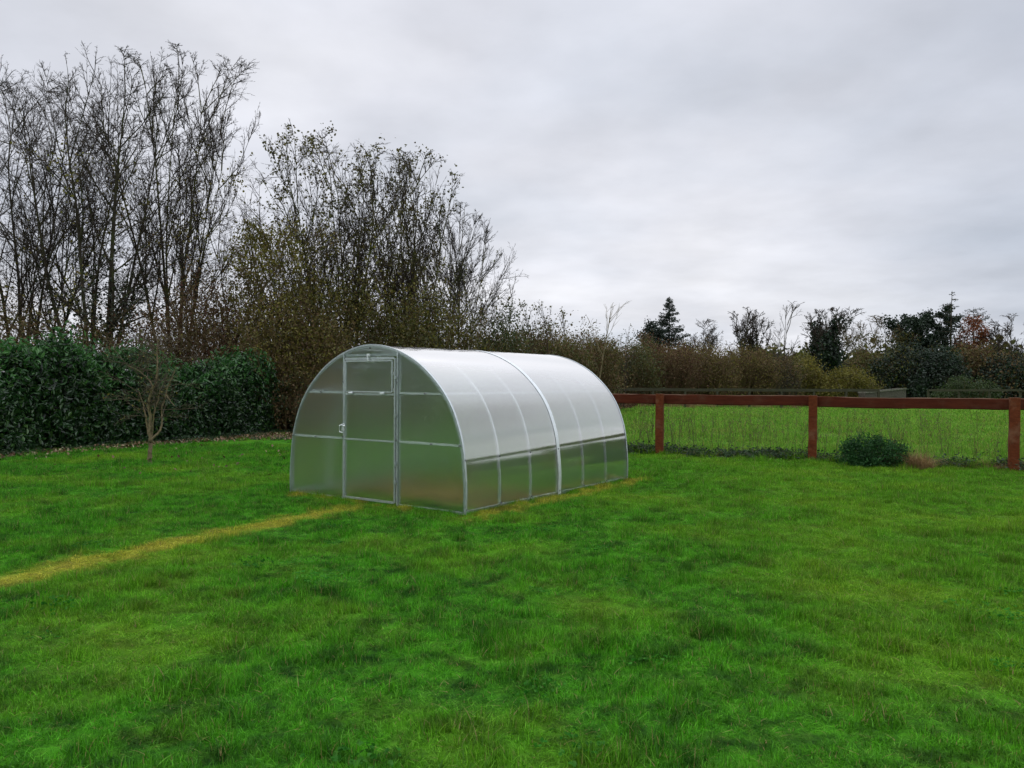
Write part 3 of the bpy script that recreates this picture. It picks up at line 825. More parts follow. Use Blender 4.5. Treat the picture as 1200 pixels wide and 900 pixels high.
# ------------------------------------------------------------------ trees
def grow(rg, stems, spec):
    """stems: list of (start, dir, length, radius). spec: per level dict(n, len, ang, up, rad, t0, seg, wig).
       returns per level (P (N,n,3), R (N,n))"""
    levels = []
    P0 = np.array([s[0] for s in stems], float); D = unit(np.array([s[1] for s in stems], float))
    L = np.array([s[2] for s in stems], float); R = np.array([s[3] for s in stems], float)
    for li, sp in enumerate(spec):
        n = sp['seg']; M_ = len(P0); up = sp['up']; wig = sp['wig']
        pts = np.zeros((M_, n, 3)); pts[:, 0] = P0; d = D.copy()
        upv = np.array([0, 0, 1.])
        for k in range(1, n):
            d = unit(d + upv * up / n * 1.0 + rg.normal(0, wig, (M_, 3)))
            pts[:, k] = pts[:, k-1] + d * (L / (n - 1))[:, None]
        t = np.linspace(0, 1, n)
        tp = sp.get('tip', .25)
        rad = R[:, None] * (1 - (1 - tp) * t[None] ** 1.1)
        levels.append((pts, rad))
        if li == len(spec) - 1: break
        nx = spec[li + 1]; c = nx['n']
        par = np.repeat(np.arange(M_), c)
        tt = rg.uniform(nx['t0'], 1.0, len(par)); tt[::c] = 1.0       # one child continues at the tip
        fi = tt * (n - 1); i0 = np.minimum(fi.astype(int), n - 2); fr = (fi - i0)[:, None]
        P0 = pts[par, i0] * (1 - fr) + pts[par, i0 + 1] * fr
        T = unit(pts[par, i0 + 1] - pts[par, i0])
        rnd = unit(np.cross(T, rg.normal(size=T.shape)))
        ang = nx['ang'] * rg.uniform(.5, 1.35, len(par)); ang[::c] *= .35
        D = unit(T * np.cos(ang)[:, None] + rnd * np.sin(ang)[:, None])
        L = L[par] * nx['len'] * rg.uniform(.6, 1.2, len(par)) * (1.12 - .5 * tt)
        pr = rad[par, i0]
        R = np.maximum(pr * nx['rad'] * rg.uniform(.75, 1.1, len(par)), nx.get('rmin', .003))
    return levels

SPEC_BARE = [
    dict(seg=9, up=.35, wig=.05, tip=.16),
    dict(n=7, t0=.25, len=.62, ang=.55, rad=.62, seg=7, up=.65, wig=.08, rmin=.02),
    dict(n=6, t0=.2, len=.55, ang=.6, rad=.6, seg=6, up=.6, wig=.10, rmin=.012),
    dict(n=5, t0=.2, len=.55, ang=.55, rad=.62, seg=5, up=.45, wig=.12, rmin=.0075),
    dict(n=4, t0=.15, len=.55, ang=.55, rad=.7, seg=4, up=.35, wig=.12, rmin=.0055, tip=.5),
]
def fit(levels, H, W, cx, cy, pct=99.0, shear=None):
    """scale the skeleton so its crown has height H and overall width W"""
    A = np.concatenate([l[0].reshape(-1, 3) for l in levels])
    zt = np.percentile(A[:, 2], 99.2); r = np.percentile(np.abs(A[:, :2] - np.array([cx, cy])), pct)
    sz = H / zt; sx = (W / 2) / r
    fit.ratio = sx / sz
    out = []
    for P, R in levels:
        Q = P.copy(); Q[..., 2] *= sz * 1.08
        hi = Q[..., 2] > .82 * H; Q[..., 2] = np.where(hi, .82 * H + .19 * H * np.tanh((Q[..., 2] - .82 * H) / (.19 * H)), Q[..., 2]); Q[..., 0] = cx + (Q[..., 0] - cx) * sx; Q[..., 1] = cy + (Q[..., 1] - cy) * sx
        out.append((Q, R))
    return out

def make_tree(name, x, y, H, W, label, cat='tree', seed=0, nstems=1, spread=.12, r0=.16, spec=SPEC_BARE, bark=M_BARK, twig=M_TWIG,
              leaf=None, nleaf=0, lsize=.08, lmin=0., lmax=1., ivy=0, ivyh=.5, ivymat=M_IVY, ivysize=.09, twigscale=1., stem_len=None, lean=(0, 0),
              lsig=.12, group=None, clump=None, ivyr=.25, split=2, basew=.15):
    t = empty(name, (x, y, 0), 0, label, cat, group)
    q = 1.0
    for attempt in range(4):          # narrow or widen the growth itself until it needs little stretching
        rg = np.random.default_rng(seed)
        stems = []
        for k in range(nstems):
            s_ = q * spread * (k + .4) / nstems * 1.9 if nstems > 1 else spread * .3
            a = 2.4 * k + rg.uniform(-.3, .3)
            L = (stem_len or H * .7) * rg.uniform(.85, 1.1) * (1 - .25 * k / nstems)
            stems.append(((math.cos(a) * basew * (nstems > 1), math.sin(a) * basew * (nstems > 1), -.1), (math.cos(a) * s_ + lean[0], math.sin(a) * s_ + lean[1], 1), L, r0 * rg.uniform(.7, 1.1)))
        sp2 = [dict(z) for z in spec]
        for li, z in enumerate(sp2[1:]):
            z['len'] *= q ** (.35 if li == 0 else .1)
        lv = fit(grow(rg, stems, sp2), H, W, 0, 0)
        if .88 < fit.ratio < 1.12: break
        q = max(.35, min(1.8, q * fit.ratio))
    b = MB()
    for li in range(min(split, len(lv))):
        P, R = lv[li]; b.tubes(P, R, 8 if li == 0 else 5)
    b.build('trunk', bark, t, True)
    b = MB(); b2 = MB()
    for li in range(split, len(lv)):
        P, R = lv[li]; b.tubes(P, R * twigscale, 4 if li == split else 3)
    if len(lv) > split: b.build('crown', twig, t)
    A = lv[-1][0]
    if nleaf:
        tips = A[:, -2:].reshape(-1, 3)
        zr = tips[:, 2] / H
        ok = tips[(zr >= lmin) & (zr <= lmax)]
        if clump: 
            cc = ok[rg.integers(0, len(ok), clump)]
            C = cc[rg.integers(0, clump, nleaf)] + rg.normal(0, lsig, (nleaf, 3)) * 1.0
        else:
            C = ok[rg.integers(0, len(ok), nleaf)] + rg.normal(0, lsig, (nleaf, 3))
        b = MB(); leaves(b, C, lsize, rg, .7, .4, .2); b.build('leaves', leaf, t)
    if ivy:
        S = [lv[0][0].reshape(-1, 3)]
        Q = lv[0][0]; u = rg.uniform(0, Q.shape[1] - 1.001, ivy); s_ = rg.integers(0, Q.shape[0], ivy)
        i0 = u.astype(int); fr = (u - i0)[:, None]
        C = Q[s_, i0] * (1 - fr) + Q[s_, i0 + 1] * fr
        Q1 = lv[1][0]; m = ivy // 2; u = rg.uniform(0, (Q1.shape[1] - 1.001) * .75, m); s1 = rg.integers(0, Q1.shape[0], m); i0 = u.astype(int); fr = (u - i0)[:, None]
        C[:m] = Q1[s1, i0] * (1 - fr) + Q1[s1, i0 + 1] * fr
        k = C[:, 2] < H * ivyh * rg.uniform(.75, 1.1, ivy)
        C = C[k]; C = C + rg.normal(0, ivyr, C.shape) * np.clip(1.2 - C[:, 2:3] / (H * ivyh * 1.3), .3, 1)
        b = MB(); leaves(b, C, ivysize, rg, .85, .2, .2, .5); b.build('ivy', ivymat, t)
    return t

def thicket(name, x, y, W, D, H, label, cat='bush', seed=0, leaf=M_BROWN, nleaf=9000, lsize=.07, twig=M_TWIG_BROWN, nst=120, round_=.5, top=.25, group=None, kind=None, zmin=0.0, spiky=.35, parent=None, rz=0.0, twr=.008, leaf2=None, frac2=.3):
    """dense shrub: many fine ascending stems plus a cloud of leaves in clumps"""
    rg = np.random.default_rng(seed)
    t = parent or empty(name, (x, y, 0), rz, label, cat, group)
    if kind: t['kind'] = kind
    sx = rg.uniform(-1, 1, nst); sy = rg.uniform(-1, 1, nst)
    def hh(u, v): return H * (1 - round_ * np.clip(u*u + v*v*.6, 0, 1.2) ** 1.3) * (1 + top * .5 * np.sin(u * W * 1.9 + seed) * np.sin(u * W * .83 + seed * 2.3))
    base = np.stack([sx * W / 2 * .8, sy * D / 2 * .8, np.full(nst, -.05)], 1)
    Ht = hh(sx, sy)
    dirs = np.stack([sx * .22 + rg.normal(0, .16, nst), sy * .22 + rg.normal(0, .16, nst), np.ones(nst)], 1)
    stems = [(base[i], dirs[i], Ht[i] * rg.uniform(.5, .80), twr * 2.0) for i in range(nst)]
    spec = [dict(seg=6, up=.1, wig=.07, tip=.4), dict(n=6, t0=.2, len=.5, ang=.45, rad=.6, seg=4, up=.3, wig=.1, rmin=twr * .8),
            dict(n=4, t0=.15, len=.5, ang=.5, rad=.7, seg=3, up=.25, wig=.1, rmin=twr * .6, tip=.5)]
    lv = grow(rg, stems, spec)
    b = MB()
    for P, R in lv: b.tubes(P, R, 3)
    b.build('stems', twig, t)
    nc = max(40, nleaf // 45)
    u = rg.uniform(-1, 1, nc); v = rg.uniform(-1, 1, nc)
    z = (rg.uniform(0, 1, nc) ** .75) * hh(u, v) * (.93 + rg.normal(0, .05, nc))
    C0 = np.stack([u * W / 2, v * D / 2, np.maximum(z, zmin)], 1)
    nf = nleaf
    C = C0[rg.integers(0, nc, nf)] + rg.normal(0, 1, (nf, 3)) * np.array([.22, .22, .20]) * max(.45, min(1.6, H / 3.2))
    C = C[C[:, 2] > .02]
    A = lv[-1][0][:, -1]; k = rg.integers(0, len(A), nf // 3)
    C2 = A[k] + rg.normal(0, .05, (len(k), 3))
    allc = np.concatenate([C, C2])
    if leaf2:
        m = rg.random(len(allc)) < frac2
        b = MB(); leaves(b, allc[~m], lsize, rg, .6, .2, .2); b.build('leaves', leaf, t)
        b = MB(); leaves(b, allc[m], lsize, rg, .6, .2, .2); b.build('leaves', leaf2, t)
    else:
        b = MB(); leaves(b, allc, lsize, rg, .6, .2, .2); b.build('leaves', leaf, t)
    return t

def ascending(ang=.5, up=.8, n=(7, 6, 5, 4)):
    s = [dict(q) for q in SPEC_BARE]
    for q in s[1:]: q['ang'] = ang + .18
    s[0]['up'] = .3
    s[1]['up'] = up * .65; s[2]['up'] = up * .38; s[3]['up'] = up * .2; s[4]['up'] = up * .1
    s[1]['len'] = .60; s[2]['len'] = .50; s[3]['len'] = .50
    for q, k in zip(s[1:], n): q['n'] = k
    return s

# --- left group behind the laurel
make_tree('ivy_clad_tree', px(112, 25), 25, hz(78, 25), 8.8, 'tall bare tree with an ivy-clad trunk, behind the laurel hedge left of the slender sapling', seed=3, nstems=7, spread=.8, r0=.078, spec=ascending(.62, .65, (12, 9, 6, 4)),
          ivy=10000, ivyh=.44, ivyr=.36, leaf=M_OLIVE, nleaf=1100, lsize=.09, lmin=.3, lmax=.75, lsig=.22, clump=60)
make_tree('bare_tree', px(28, 26), 26, hz(72, 26), 9.0, 'spreading bare tree at the very left edge, its limbs rising out of the brown thicket', seed=6, nstems=7, spread=.9, r0=.074, spec=ascending(.62, .65, (12, 9, 6, 4)), ivy=500, ivyh=.3)
make_tree('bare_tree', px(205, 27), 27, hz(56, 27), 6.0, 'tallest slender bare tree with straight upright branches, right of the ivy-clad tree', seed=9, nstems=7, spread=.6, r0=.065, spec=ascending(.58, .7, (12, 9, 6, 4)), bark=M_BARK_GREEN,
          leaf=M_OLIVE, nleaf=1100, lsize=.09, lmin=.35, lmax=.72, lsig=.2, clump=50, ivy=900, ivyh=.4, ivyr=.1)
make_tree('bare_tree', px(-75, 25), 25, 9.5, 7.5, 'bare tree outside the left edge of the lawn view', seed=15, nstems=3, spread=.3, r0=.11, spec=ascending(.5, .9, (7, 6, 4, 3)))
make_tree('bare_tree', px(285, 30), 30, hz(205, 30), 4.6, 'small thin bare tree in the gap between the two tallest tree groups', seed=21, nstems=3, spread=.25, r0=.06, spec=ascending(.5, .8, (7, 6, 5, 3)), twig=M_TWIG_GREY)
# --- middle leafy group
make_tree('maple_tree', px(405, 27), 27, hz(150, 27), 6.4, 'tallest many-stemmed tree with last leaves at its tips, behind the greenhouse arch', seed=31, nstems=10, spread=.75, r0=.062, spec=ascending(.55, .7, (12, 8, 5, 3)), bark=M_BARK_GREEN, twig=M_TWIG,
          leaf=M_TOP, nleaf=3200, lsize=.095, lmin=.55, lmax=1.0, lsig=.13, clump=230, ivy=5200, ivyh=.62, ivymat=M_OLIVE, ivyr=.3)
make_tree('maple_tree', px(474, 28), 28, hz(176, 28), 4.5, 'many-stemmed tree with thinning leaves just right of the tallest leafy tree', seed=37, nstems=8, spread=.75, r0=.058, spec=ascending(.55, .7, (12, 8, 5, 3)), bark=M_BARK_GREEN,
          leaf=M_TOP, nleaf=2400, lsize=.09, lmin=.5, lmax=1.0, lsig=.13, clump=190, ivy=4000, ivyh=.62, ivymat=M_OLIVE, ivyr=.3)
make_tree('bare_tree', px(528, 30), 30, hz(240, 30), 4.4, 'pale grey bare tree with fine twigs sloping down towards the far hedgerow', seed=41, nstems=7, spread=.5, r0=.045, spec=ascending(.5, .7, (10, 8, 6, 4)), bark=M_BARK_GREEN, twig=M_TWIG_GREY,
          leaf=M_MOSSY, nleaf=500, lsize=.10, lmin=.3, lmax=.75, lsig=.15, clump=60)
make_tree('bushy_tree', px(332, 25), 25, hz(262, 25), 3.9, 'olive-leaved bushy tree at the right end of the laurel hedge', seed=45, nstems=7, spread=.4, r0=.05, spec=ascending(.5, .7, (7, 6, 4, 3)), bark=M_BARK_GREEN, twig=M_TWIG_BROWN,
          leaf=M_OLIVE, nleaf=5200, lsize=.085, lmin=.15, lmax=.95, lsig=.16, clump=420)
# --- thickets
TH = [
 ('brown_thicket', px(20, 23.5), 23.5, 5.2, 2.4, hz(352, 23.5), 'dark brown thicket above the left end of the laurel hedge', M_BROWN, M_MOSSY, 9000),
 ('brown_thicket', px(130, 23.5), 24.0, 3.6, 2.2, hz(378, 23.5), 'low dark thicket round the foot of the ivy-clad tree', M_MOSSY, M_REDBR, 5500),
 ('russet_thicket', px(232, 25), 25.0, 3.6, 2.6, hz(330, 25), 'russet brown thicket above the middle of the laurel hedge', M_BROWN, M_REDBR, 9000),
 ('russet_thicket', px(285, 26.5), 26.5, 3.0, 2.4, hz(292, 26.5), 'taller brown bramble thicket between the laurel and the leafy trees', M_BROWN, M_MOSSY, 9000),
 ('olive_thicket', px(345, 24), 24.0, 2.9, 2.2, hz(338, 24), 'yellow-olive thicket left of the greenhouse arch', M_OLIVE, M_BROWN, 12000),
 ('olive_thicket', px(425, 25.5), 25.5, 4.6, 2.6, hz(318, 25.5), 'dense olive undergrowth behind the greenhouse arch', M_MOSSY, M_OLIVE, 17000),
 ('olive_thicket', px(515, 27), 27.0, 3.6, 2.4, hz(340, 27), 'dense mossy undergrowth behind the greenhouse roof', M_MOSSY, M_OLIVE, 12000),
 ('green_bush', px(583, 29), 29.0, 2.4, 2.0, hz(366, 29), 'rounded mid-green bush above the greenhouse roof', M_GREENBUSH, M_MOSSY, 8000),
]
for i, (nm, x, y, W, D, H, lab, l1, l2, nl) in enumerate(TH):
    thicket(nm, x, y, W, D, H, lab, 'bush', 100 + i, l1, nl, .085, M_TWIG_BROWN, 90, .35, .3, leaf2=l2, frac2=.35)
thicket('bramble', px(338, 22.6), 22.9, 2.4, 1.0, 1.7, 'low brown bramble between the end of the laurel hedge and the greenhouse', 'bush', 140, M_BROWN, 5200, .08, M_TWIG_BROWN, 60, .4, .2, leaf2=M_GREENBUSH, frac2=.3)
thicket('bramble', px(420, 23), 23.6, 4.5, 1.0, 1.6, 'low brown bramble hidden mostly behind the greenhouse', 'bush', 141, M_BROWN, 6000, .08, M_TWIG_BROWN, 60, .4, .2, leaf2=M_MOSSY, frac2=.3)
# hedgerow receding to the right
HR = [
 (622, 35, 5.0, hz(378, 35), 'brown-green hedgerow bush behind the middle of the greenhouse roof', M_MOSSY, M_BROWN),
 (668, 41, 5.0, hz(388, 41), 'brown hedgerow bush behind the rear of the greenhouse roof', M_BROWN, M_MOSSY),
 (712, 49.5, 6.0, hz(393, 49.5), 'dark olive hedgerow bush just right of the greenhouse roof', M_MOSSY, M_GREENBUSH),
 (762, 52, 6.0, hz(396, 52), 'brown twiggy hedgerow bush below the far fir tree', M_BROWN, M_REDBR),
 (812, 54, 6.0, hz(400, 54), 'tawny hedgerow bush above the grey far fence', M_BROWN, M_OLIVE),
 (858, 56, 5.6, hz(405, 56), 'tan and green hedgerow bush below the paired bare trees', M_BROWN, M_OLIVE),
 (898, 57, 4.2, hz(412, 57), 'grey-brown hedgerow bush left of the yellow-green bushes', M_BROWN, M_MOSSY),
]
for i, (p_, y, W, H, lab, l1, l2) in enumerate(HR):
    thicket('hedgerow_bush', px(p_, y), y, W, 3.2, H, lab, 'bush', 200 + i, l1, 14000, .11, M_TWIG_BROWN if i != 6 else M_TWIG_GREY, 170, .22, .22, 'bushes in the receding hedgerow', leaf2=l2, frac2=.35, twr=.011)
for i, (p_, y, ty) in enumerate([(606, 32, 356), (640, 33, 352), (655, 36, 362), (590, 31, 349), (727, 42, 380)]):
    make_tree('hedgerow_sapling', px(p_, y), y, hz(ty, y), 2.2, ['spindly sapling at the left of the hedgerow tops', 'spindly bare sapling sticking up above the greenhouse roof', 'small spindly sapling between two hedgerow bushes', 'spindly sapling over the rounded green bush', 'spindly sapling right of the pale slender one'][i], 'sapling', 300 + i, 2, .2, .03,
              [dict(seg=6, up=.2, wig=.06, tip=.35), dict(n=7, t0=.25, len=.5, ang=.5, rad=.55, seg=5, up=.5, wig=.08, rmin=.010), dict(n=5, t0=.2, len=.5, ang=.5, rad=.6, seg=4, up=.3, wig=.1, rmin=.007)],
              bark=M_TWIG, leaf=M_TOP, nleaf=90, lsize=.10, lsig=.06, group='saplings above the hedgerow')
make_tree('pale_sapling', px(697, 38), 38, hz(352, 38), 3.0, 'pale slender bare sapling rising from the hedgerow behind the greenhouse roof', 'sapling', 311, 1, .2, .045,
          [dict(seg=8, up=.2, wig=.05, tip=.3), dict(n=12, t0=.3, len=.42, ang=.75, rad=.5, seg=5, up=.5, wig=.08, rmin=.012), dict(n=5, t0=.2, len=.5, ang=.5, rad=.6, seg=4, up=.3, wig=.1, rmin=.008)],
          bark=M_BARK_PALE, twig=M_BARK_PALE)

# --- far trees
def conifer(name, x, y, H, W, label, seed, dens=1.0, droop=.1, mat=M_CONIFER, sparse=1.0, base=.12, needle=.22, bark=M_BARK, power=1.0):
    rg = np.random.default_rng(seed)
    t = empty(name, (x, y, 0), 0, label, 'tree')
    b = MB(); n = 10; zz = np.linspace(-.1, H, n)
    wob = np.cumsum(rg.normal(0, .03, (n, 2)), 0)
    b.tubes([np.stack([wob[:, 0], wob[:, 1], zz], 1)], [np.linspace(.018 * H, .01, n)], 7); b.build('trunk', bark, t, True)
    nb = int(110 * dens); u = np.sort(rg.uniform(base, .985, nb)); a = rg.uniform(0, 2 * PI, nb)
    L = (W / 2) * (1 - u) ** power / (1 - base) ** power * rg.uniform(.6, 1.15, nb) + .12
    k = 6; P = np.zeros((nb, k, 3))
    for j in range(k):
        s = j / (k - 1)
        P[:, j, 0] = np.cos(a) * L * s + np.interp(u * H, zz, wob[:, 0]); P[:, j, 1] = np.sin(a) * L * s + np.interp(u * H, zz, wob[:, 1]); P[:, j, 2] = u * H + L * (.18 * s - droop * 2 * s * s + .25 * s ** 3)
    R = np.linspace(.035, .01, k)[None] * np.ones((nb, 1))
    b = MB(); b.tubes(P, R, 3); b.build('crown', bark, t)
    w = L / L.sum(); m = int(6000 * dens * sparse)
    i = rg.choice(nb, m, p=w); s = rg.uniform(.12, 1, m) ** .8 * (k - 1.001); i0 = s.astype(int); fr = (s - i0)[:, None]
    C = P[i, i0] * (1 - fr) + P[i, i0 + 1] * fr
    side = np.stack([-np.sin(a[i]), np.cos(a[i]), np.zeros(m)], 1)
    C += side * (rg.normal(0, .16, m) * L[i] * (1 - s / k * .6))[:, None] + rg.normal(0, .05, (m, 3)) - np.array([0, 0, 1]) * np.abs(rg.normal(0, .07, m))[:, None]
    b = MB(); leaves(b, C, needle, rg, .3, .8, .15, .3); b.build('needles', mat, t)
    return t

conifer('fir_tree', px(784, 88), 88, hz(346, 88), 8.6, 'pointed dark fir tree standing alone above the hedgerow', 61, 2.4, .12, needle=.26, base=.1)
make_tree('yew_tree', px(768, 86), 86, hz(378, 86), 3.0, 'low dark rounded tree at the left foot of the pointed fir', seed=62, nstems=3, spread=.4, r0=.1, spec=ascending(.6, .4, (5, 4, 3, 3)), leaf=M_CONIFER, nleaf=3500, lsize=.24, lsig=.3, split=1)
FAR = ascending(.62, .35, (11, 8, 6, 4))
for q in FAR[2:]: q['rmin'] = q.get('rmin', .005) * 2.6
make_tree('bare_tree', px(814, 95), 95, hz(372, 95), 6.4, 'hazy grey bare tree right of the pointed fir', seed=63, nstems=2, spread=.3, r0=.12, spec=FAR, twig=M_TWIG_GREY)
make_tree('bare_tree', px(832, 100), 100, hz(384, 100), 4.2, 'lower hazy grey bare tree second to the right of the fir', seed=64, nstems=2, spread=.3, r0=.1, spec=FAR, twig=M_TWIG_GREY)
make_tree('oak_tree', px(860, 72), 72, hz(357, 72), 5.6, 'round-topped dark bare tree, left one of the close pair above the hedgerow', seed=65, nstems=1, spread=.2, r0=.20, stem_len=4.0, spec=FAR, ivy=1500, ivyh=.6, ivysize=.16, ivymat=M_IVY, ivyr=.2)
make_tree('oak_tree', px(888, 72), 72, hz(359, 72), 5.4, 'round-topped dark bare tree with an ivied fork, right one of the close pair', seed=66, nstems=2, spread=.35, r0=.17, stem_len=4.4, spec=FAR, ivy=3500, ivyh=.7, ivysize=.16, ivymat=M_IVY, ivyr=.2)
S2 = [dict(q) for q in ascending(.42, .8, (8, 6, 4, 3))]
for q in S2[1:]: q['rmin'] = q['rmin'] * 1.6
make_tree('bare_tree', px(916, 57), 57, hz(350, 57), 4.0, 'slender leafless tree with a thin upright fan of twigs, left of the big ivied tree', seed=67, nstems=1, spread=.1, r0=.09, spec=S2, twig=M_TWIG_GREY, stem_len=3.5)
make_tree('ivy_clad_tree', px(970, 70), 70, hz(356, 70), 6.0, 'broad tree smothered in dark ivy with bare twigs fringing its top', seed=68, nstems=3, spread=.5, r0=.2, spec=FAR, ivy=13000, ivyh=.82, ivysize=.22, ivymat=M_DGREEN, ivyr=.4)
thicket('round_bush', px(944, 60), 60, 3.4, 2.6, hz(412, 60), 'taller of the two yellow-green bushes, beside the slender leafless tree', 'bush', 71, M_LIME, 10000, .13, M_TWIG_BROWN, 60, .7, .05, leaf2=M_OLIVE, frac2=.4)
thicket('round_bush', px(994, 58), 58, 4.3, 2.6, hz(424, 58), 'wider, lower yellow-green bush just above the stone wall', 'bush', 72, M_LIME, 11000, .12, M_TWIG_BROWN, 70, .65, .05, leaf2=M_OLIVE, frac2=.45)
make_tree('bare_tree', px(1034, 84), 84, hz(366, 84), 8.2, 'broad brown bare tree just right of the ivy-smothered tree', seed=73, nstems=3, spread=.5, r0=.16, spec=FAR, twig=M_TWIG_BROWN, leaf=M_MOSSY, nleaf=2500, lsize=.2, lmin=0, lmax=.75, lsig=.3)
make_tree('holm_oak', px(1074, 82), 82, hz(368, 82), 6.2, 'dense dark round-topped tree left of the sparse spire conifer', seed=74, nstems=3, spread=.5, r0=.2, spec=ascending(.6, .4, (6, 5, 4, 3)), leaf=M_DGREEN, nleaf=9000, lsize=.26, lsig=.28, twig=M_TWIG, split=1, clump=700)
make_tree('cedar_tree', px(1100, 84), 84, hz(358, 84), 4.4, 'dark layered evergreen touching the left of the tall sparse conifer', seed=75, nstems=1, spread=.1, r0=.2, spec=ascending(1.1, .05, (9, 5, 4, 3)), leaf=M_DGREEN, nleaf=6000, lsize=.26, lsig=.18, clump=160, split=1)
conifer('spire_conifer', px(1113, 80), 80, hz(338, 80), 5.6, 'tall sparse conifer with a bare pole-like spire, highest in the far row', 76, .8, .16, sparse=.42, base=.3, power=.8)
conifer('spire_conifer', px(1140, 92), 92, hz(357, 92), 6.4, 'second sparse conifer with a flat wide top, behind the copper-leaved tree', 77, .7, .05, sparse=.5, base=.35, power=.45)
make_tree('copper_beech', px(1139, 84), 84, hz(372, 84), 4.4, 'copper-orange leaved tree in the row of dark trees', seed=78, nstems=3, spread=.35, r0=.14, spec=ascending(.5, .6, (6, 5, 4, 3)), leaf=M_ORANGE, nleaf=4500, lsize=.2, lmin=.3, lsig=.3, clump=220)
make_tree('bare_tree', px(1186, 80), 80, hz(364, 80), 6.0, 'round-headed bare tree at the right edge of the photo', seed=79, nstems=2, spread=.35, r0=.16, spec=FAR)
make_tree('bare_tree', px(1240, 82), 82, 9.0, 6, 'bare tree past the right edge of the photo', seed=80, nstems=2, spread=.35, r0=.16, spec=FAR)
# undergrowth of the far row
UG = [
 (1018, 76, 5.0, 408, 'brown-green undergrowth at the foot of the broad brown bare tree', M_MOSSY, M_BROWN),
 (1056, 72, 5.0, 400, 'blackish green bush left of the middle of the far row', M_DGREEN, M_MOSSY),
 (1098, 70, 5.0, 404, 'largest dark evergreen bush under the spire conifer', M_DGREEN, M_CONIFER),
 (1136, 74, 4.4, 398, 'brown bush under the copper-leaved tree', M_BROWN, M_MOSSY),
 (1180, 72, 5.0, 412, 'dark bush below the round-headed bare tree', M_DGREEN, M_BROWN),
 (1228, 74, 5.0, 405, 'dark bush beyond the right edge of the photo', M_DGREEN, M_BROWN),
]
for i, (p_, y, W, ty, lab, l1, l2) in enumerate(UG):
    thicket('dark_bush', px(p_, y), y, W, 3.5, hz(ty, y), lab, 'bush', 400 + i, l1, 9000, .22, M_TWIG, 60, .4, .2, leaf2=l2, frac2=.3, twr=.014)
thicket('low_bush', px(1132, 60), 60, 5.0, 1.6, hz(437, 60), 'low green mound in front of the grey fence at the far right', 'bush', 420, M_GREENBUSH, 5000, .12, M_TWIG_BROWN, 40, .5, .1)
# distant woodland that reads as one mass, right round the horizon
rg = np.random.default_rng(91)
bt = MB(); 
def belt(a0, a1, R0, R1, H0, n, size):
    a = rg.uniform(a0, a1, n // 30); R = rg.uniform(R0, R1, n // 30)
    hh_ = H0 * (.75 + .25 * np.sin(a * 37) * np.sin(a * 91 + 1) + .12 * np.sin(a * 230))
    z = rg.uniform(0, 1, n // 30) ** .8 * hh_
    c = np.stack([np.sin(a) * R, np.cos(a) * R, z], 1)
    C = c[rg.integers(0, len(c), n)] + rg.normal(0, 1, (n, 3)) * np.array([1.4, 1.4, .7]) * size
    leaves(bt, C[C[:, 2] > 0], size, rg, .9, .2)
belt(.02, 1.1, 105, 120, 6.2, 26000, .8)
belt(1.1, 2.1, 125, 140, 4.6, 22000, .8)
belt(2.1, 5.2, 60, 75, 8, 40000, .9)
o = bt.build('distant_woodland', M_MOSSY); tag(o, 'distant dark woodland closing the horizon', None, None, 'stuff')

# dead grass bank under the hedgerow, behind the grey fence
bk = [blade_patch(np.random.default_rng(8), 90, .35, .15, .5, .02, 1.2, 'bank_tuft', M_STRAW) for _ in range(2)] + [blade_patch(np.random.default_rng(9), 90, .35, .15, .5, .02, 1.2, 'bank_tuft', M_ROUGH)]
pts, rots, scls, idx = [], [], [], []
for k in range(900):
    t = rg.uniform(0, 1); x = 3 + 20 * t; y = np.interp(x, [3, 5, 12, 23], [40, 47.6, 47.8, 49.5]) + rg.normal(0, .8)
    pts.append((x, y, 0)); rots.append((0, 0, rg.uniform(0, 6))); s = rg.uniform(.7, 1.3); scls.append((s, s, s * rg.uniform(.6, 1.2))); idx.append(int(rg.integers(0, 3)))
scatter('dry_bank_grass', bk, pts, rots, scls, idx, 'dry brown tufts under the hedgerow at the far side of the field')

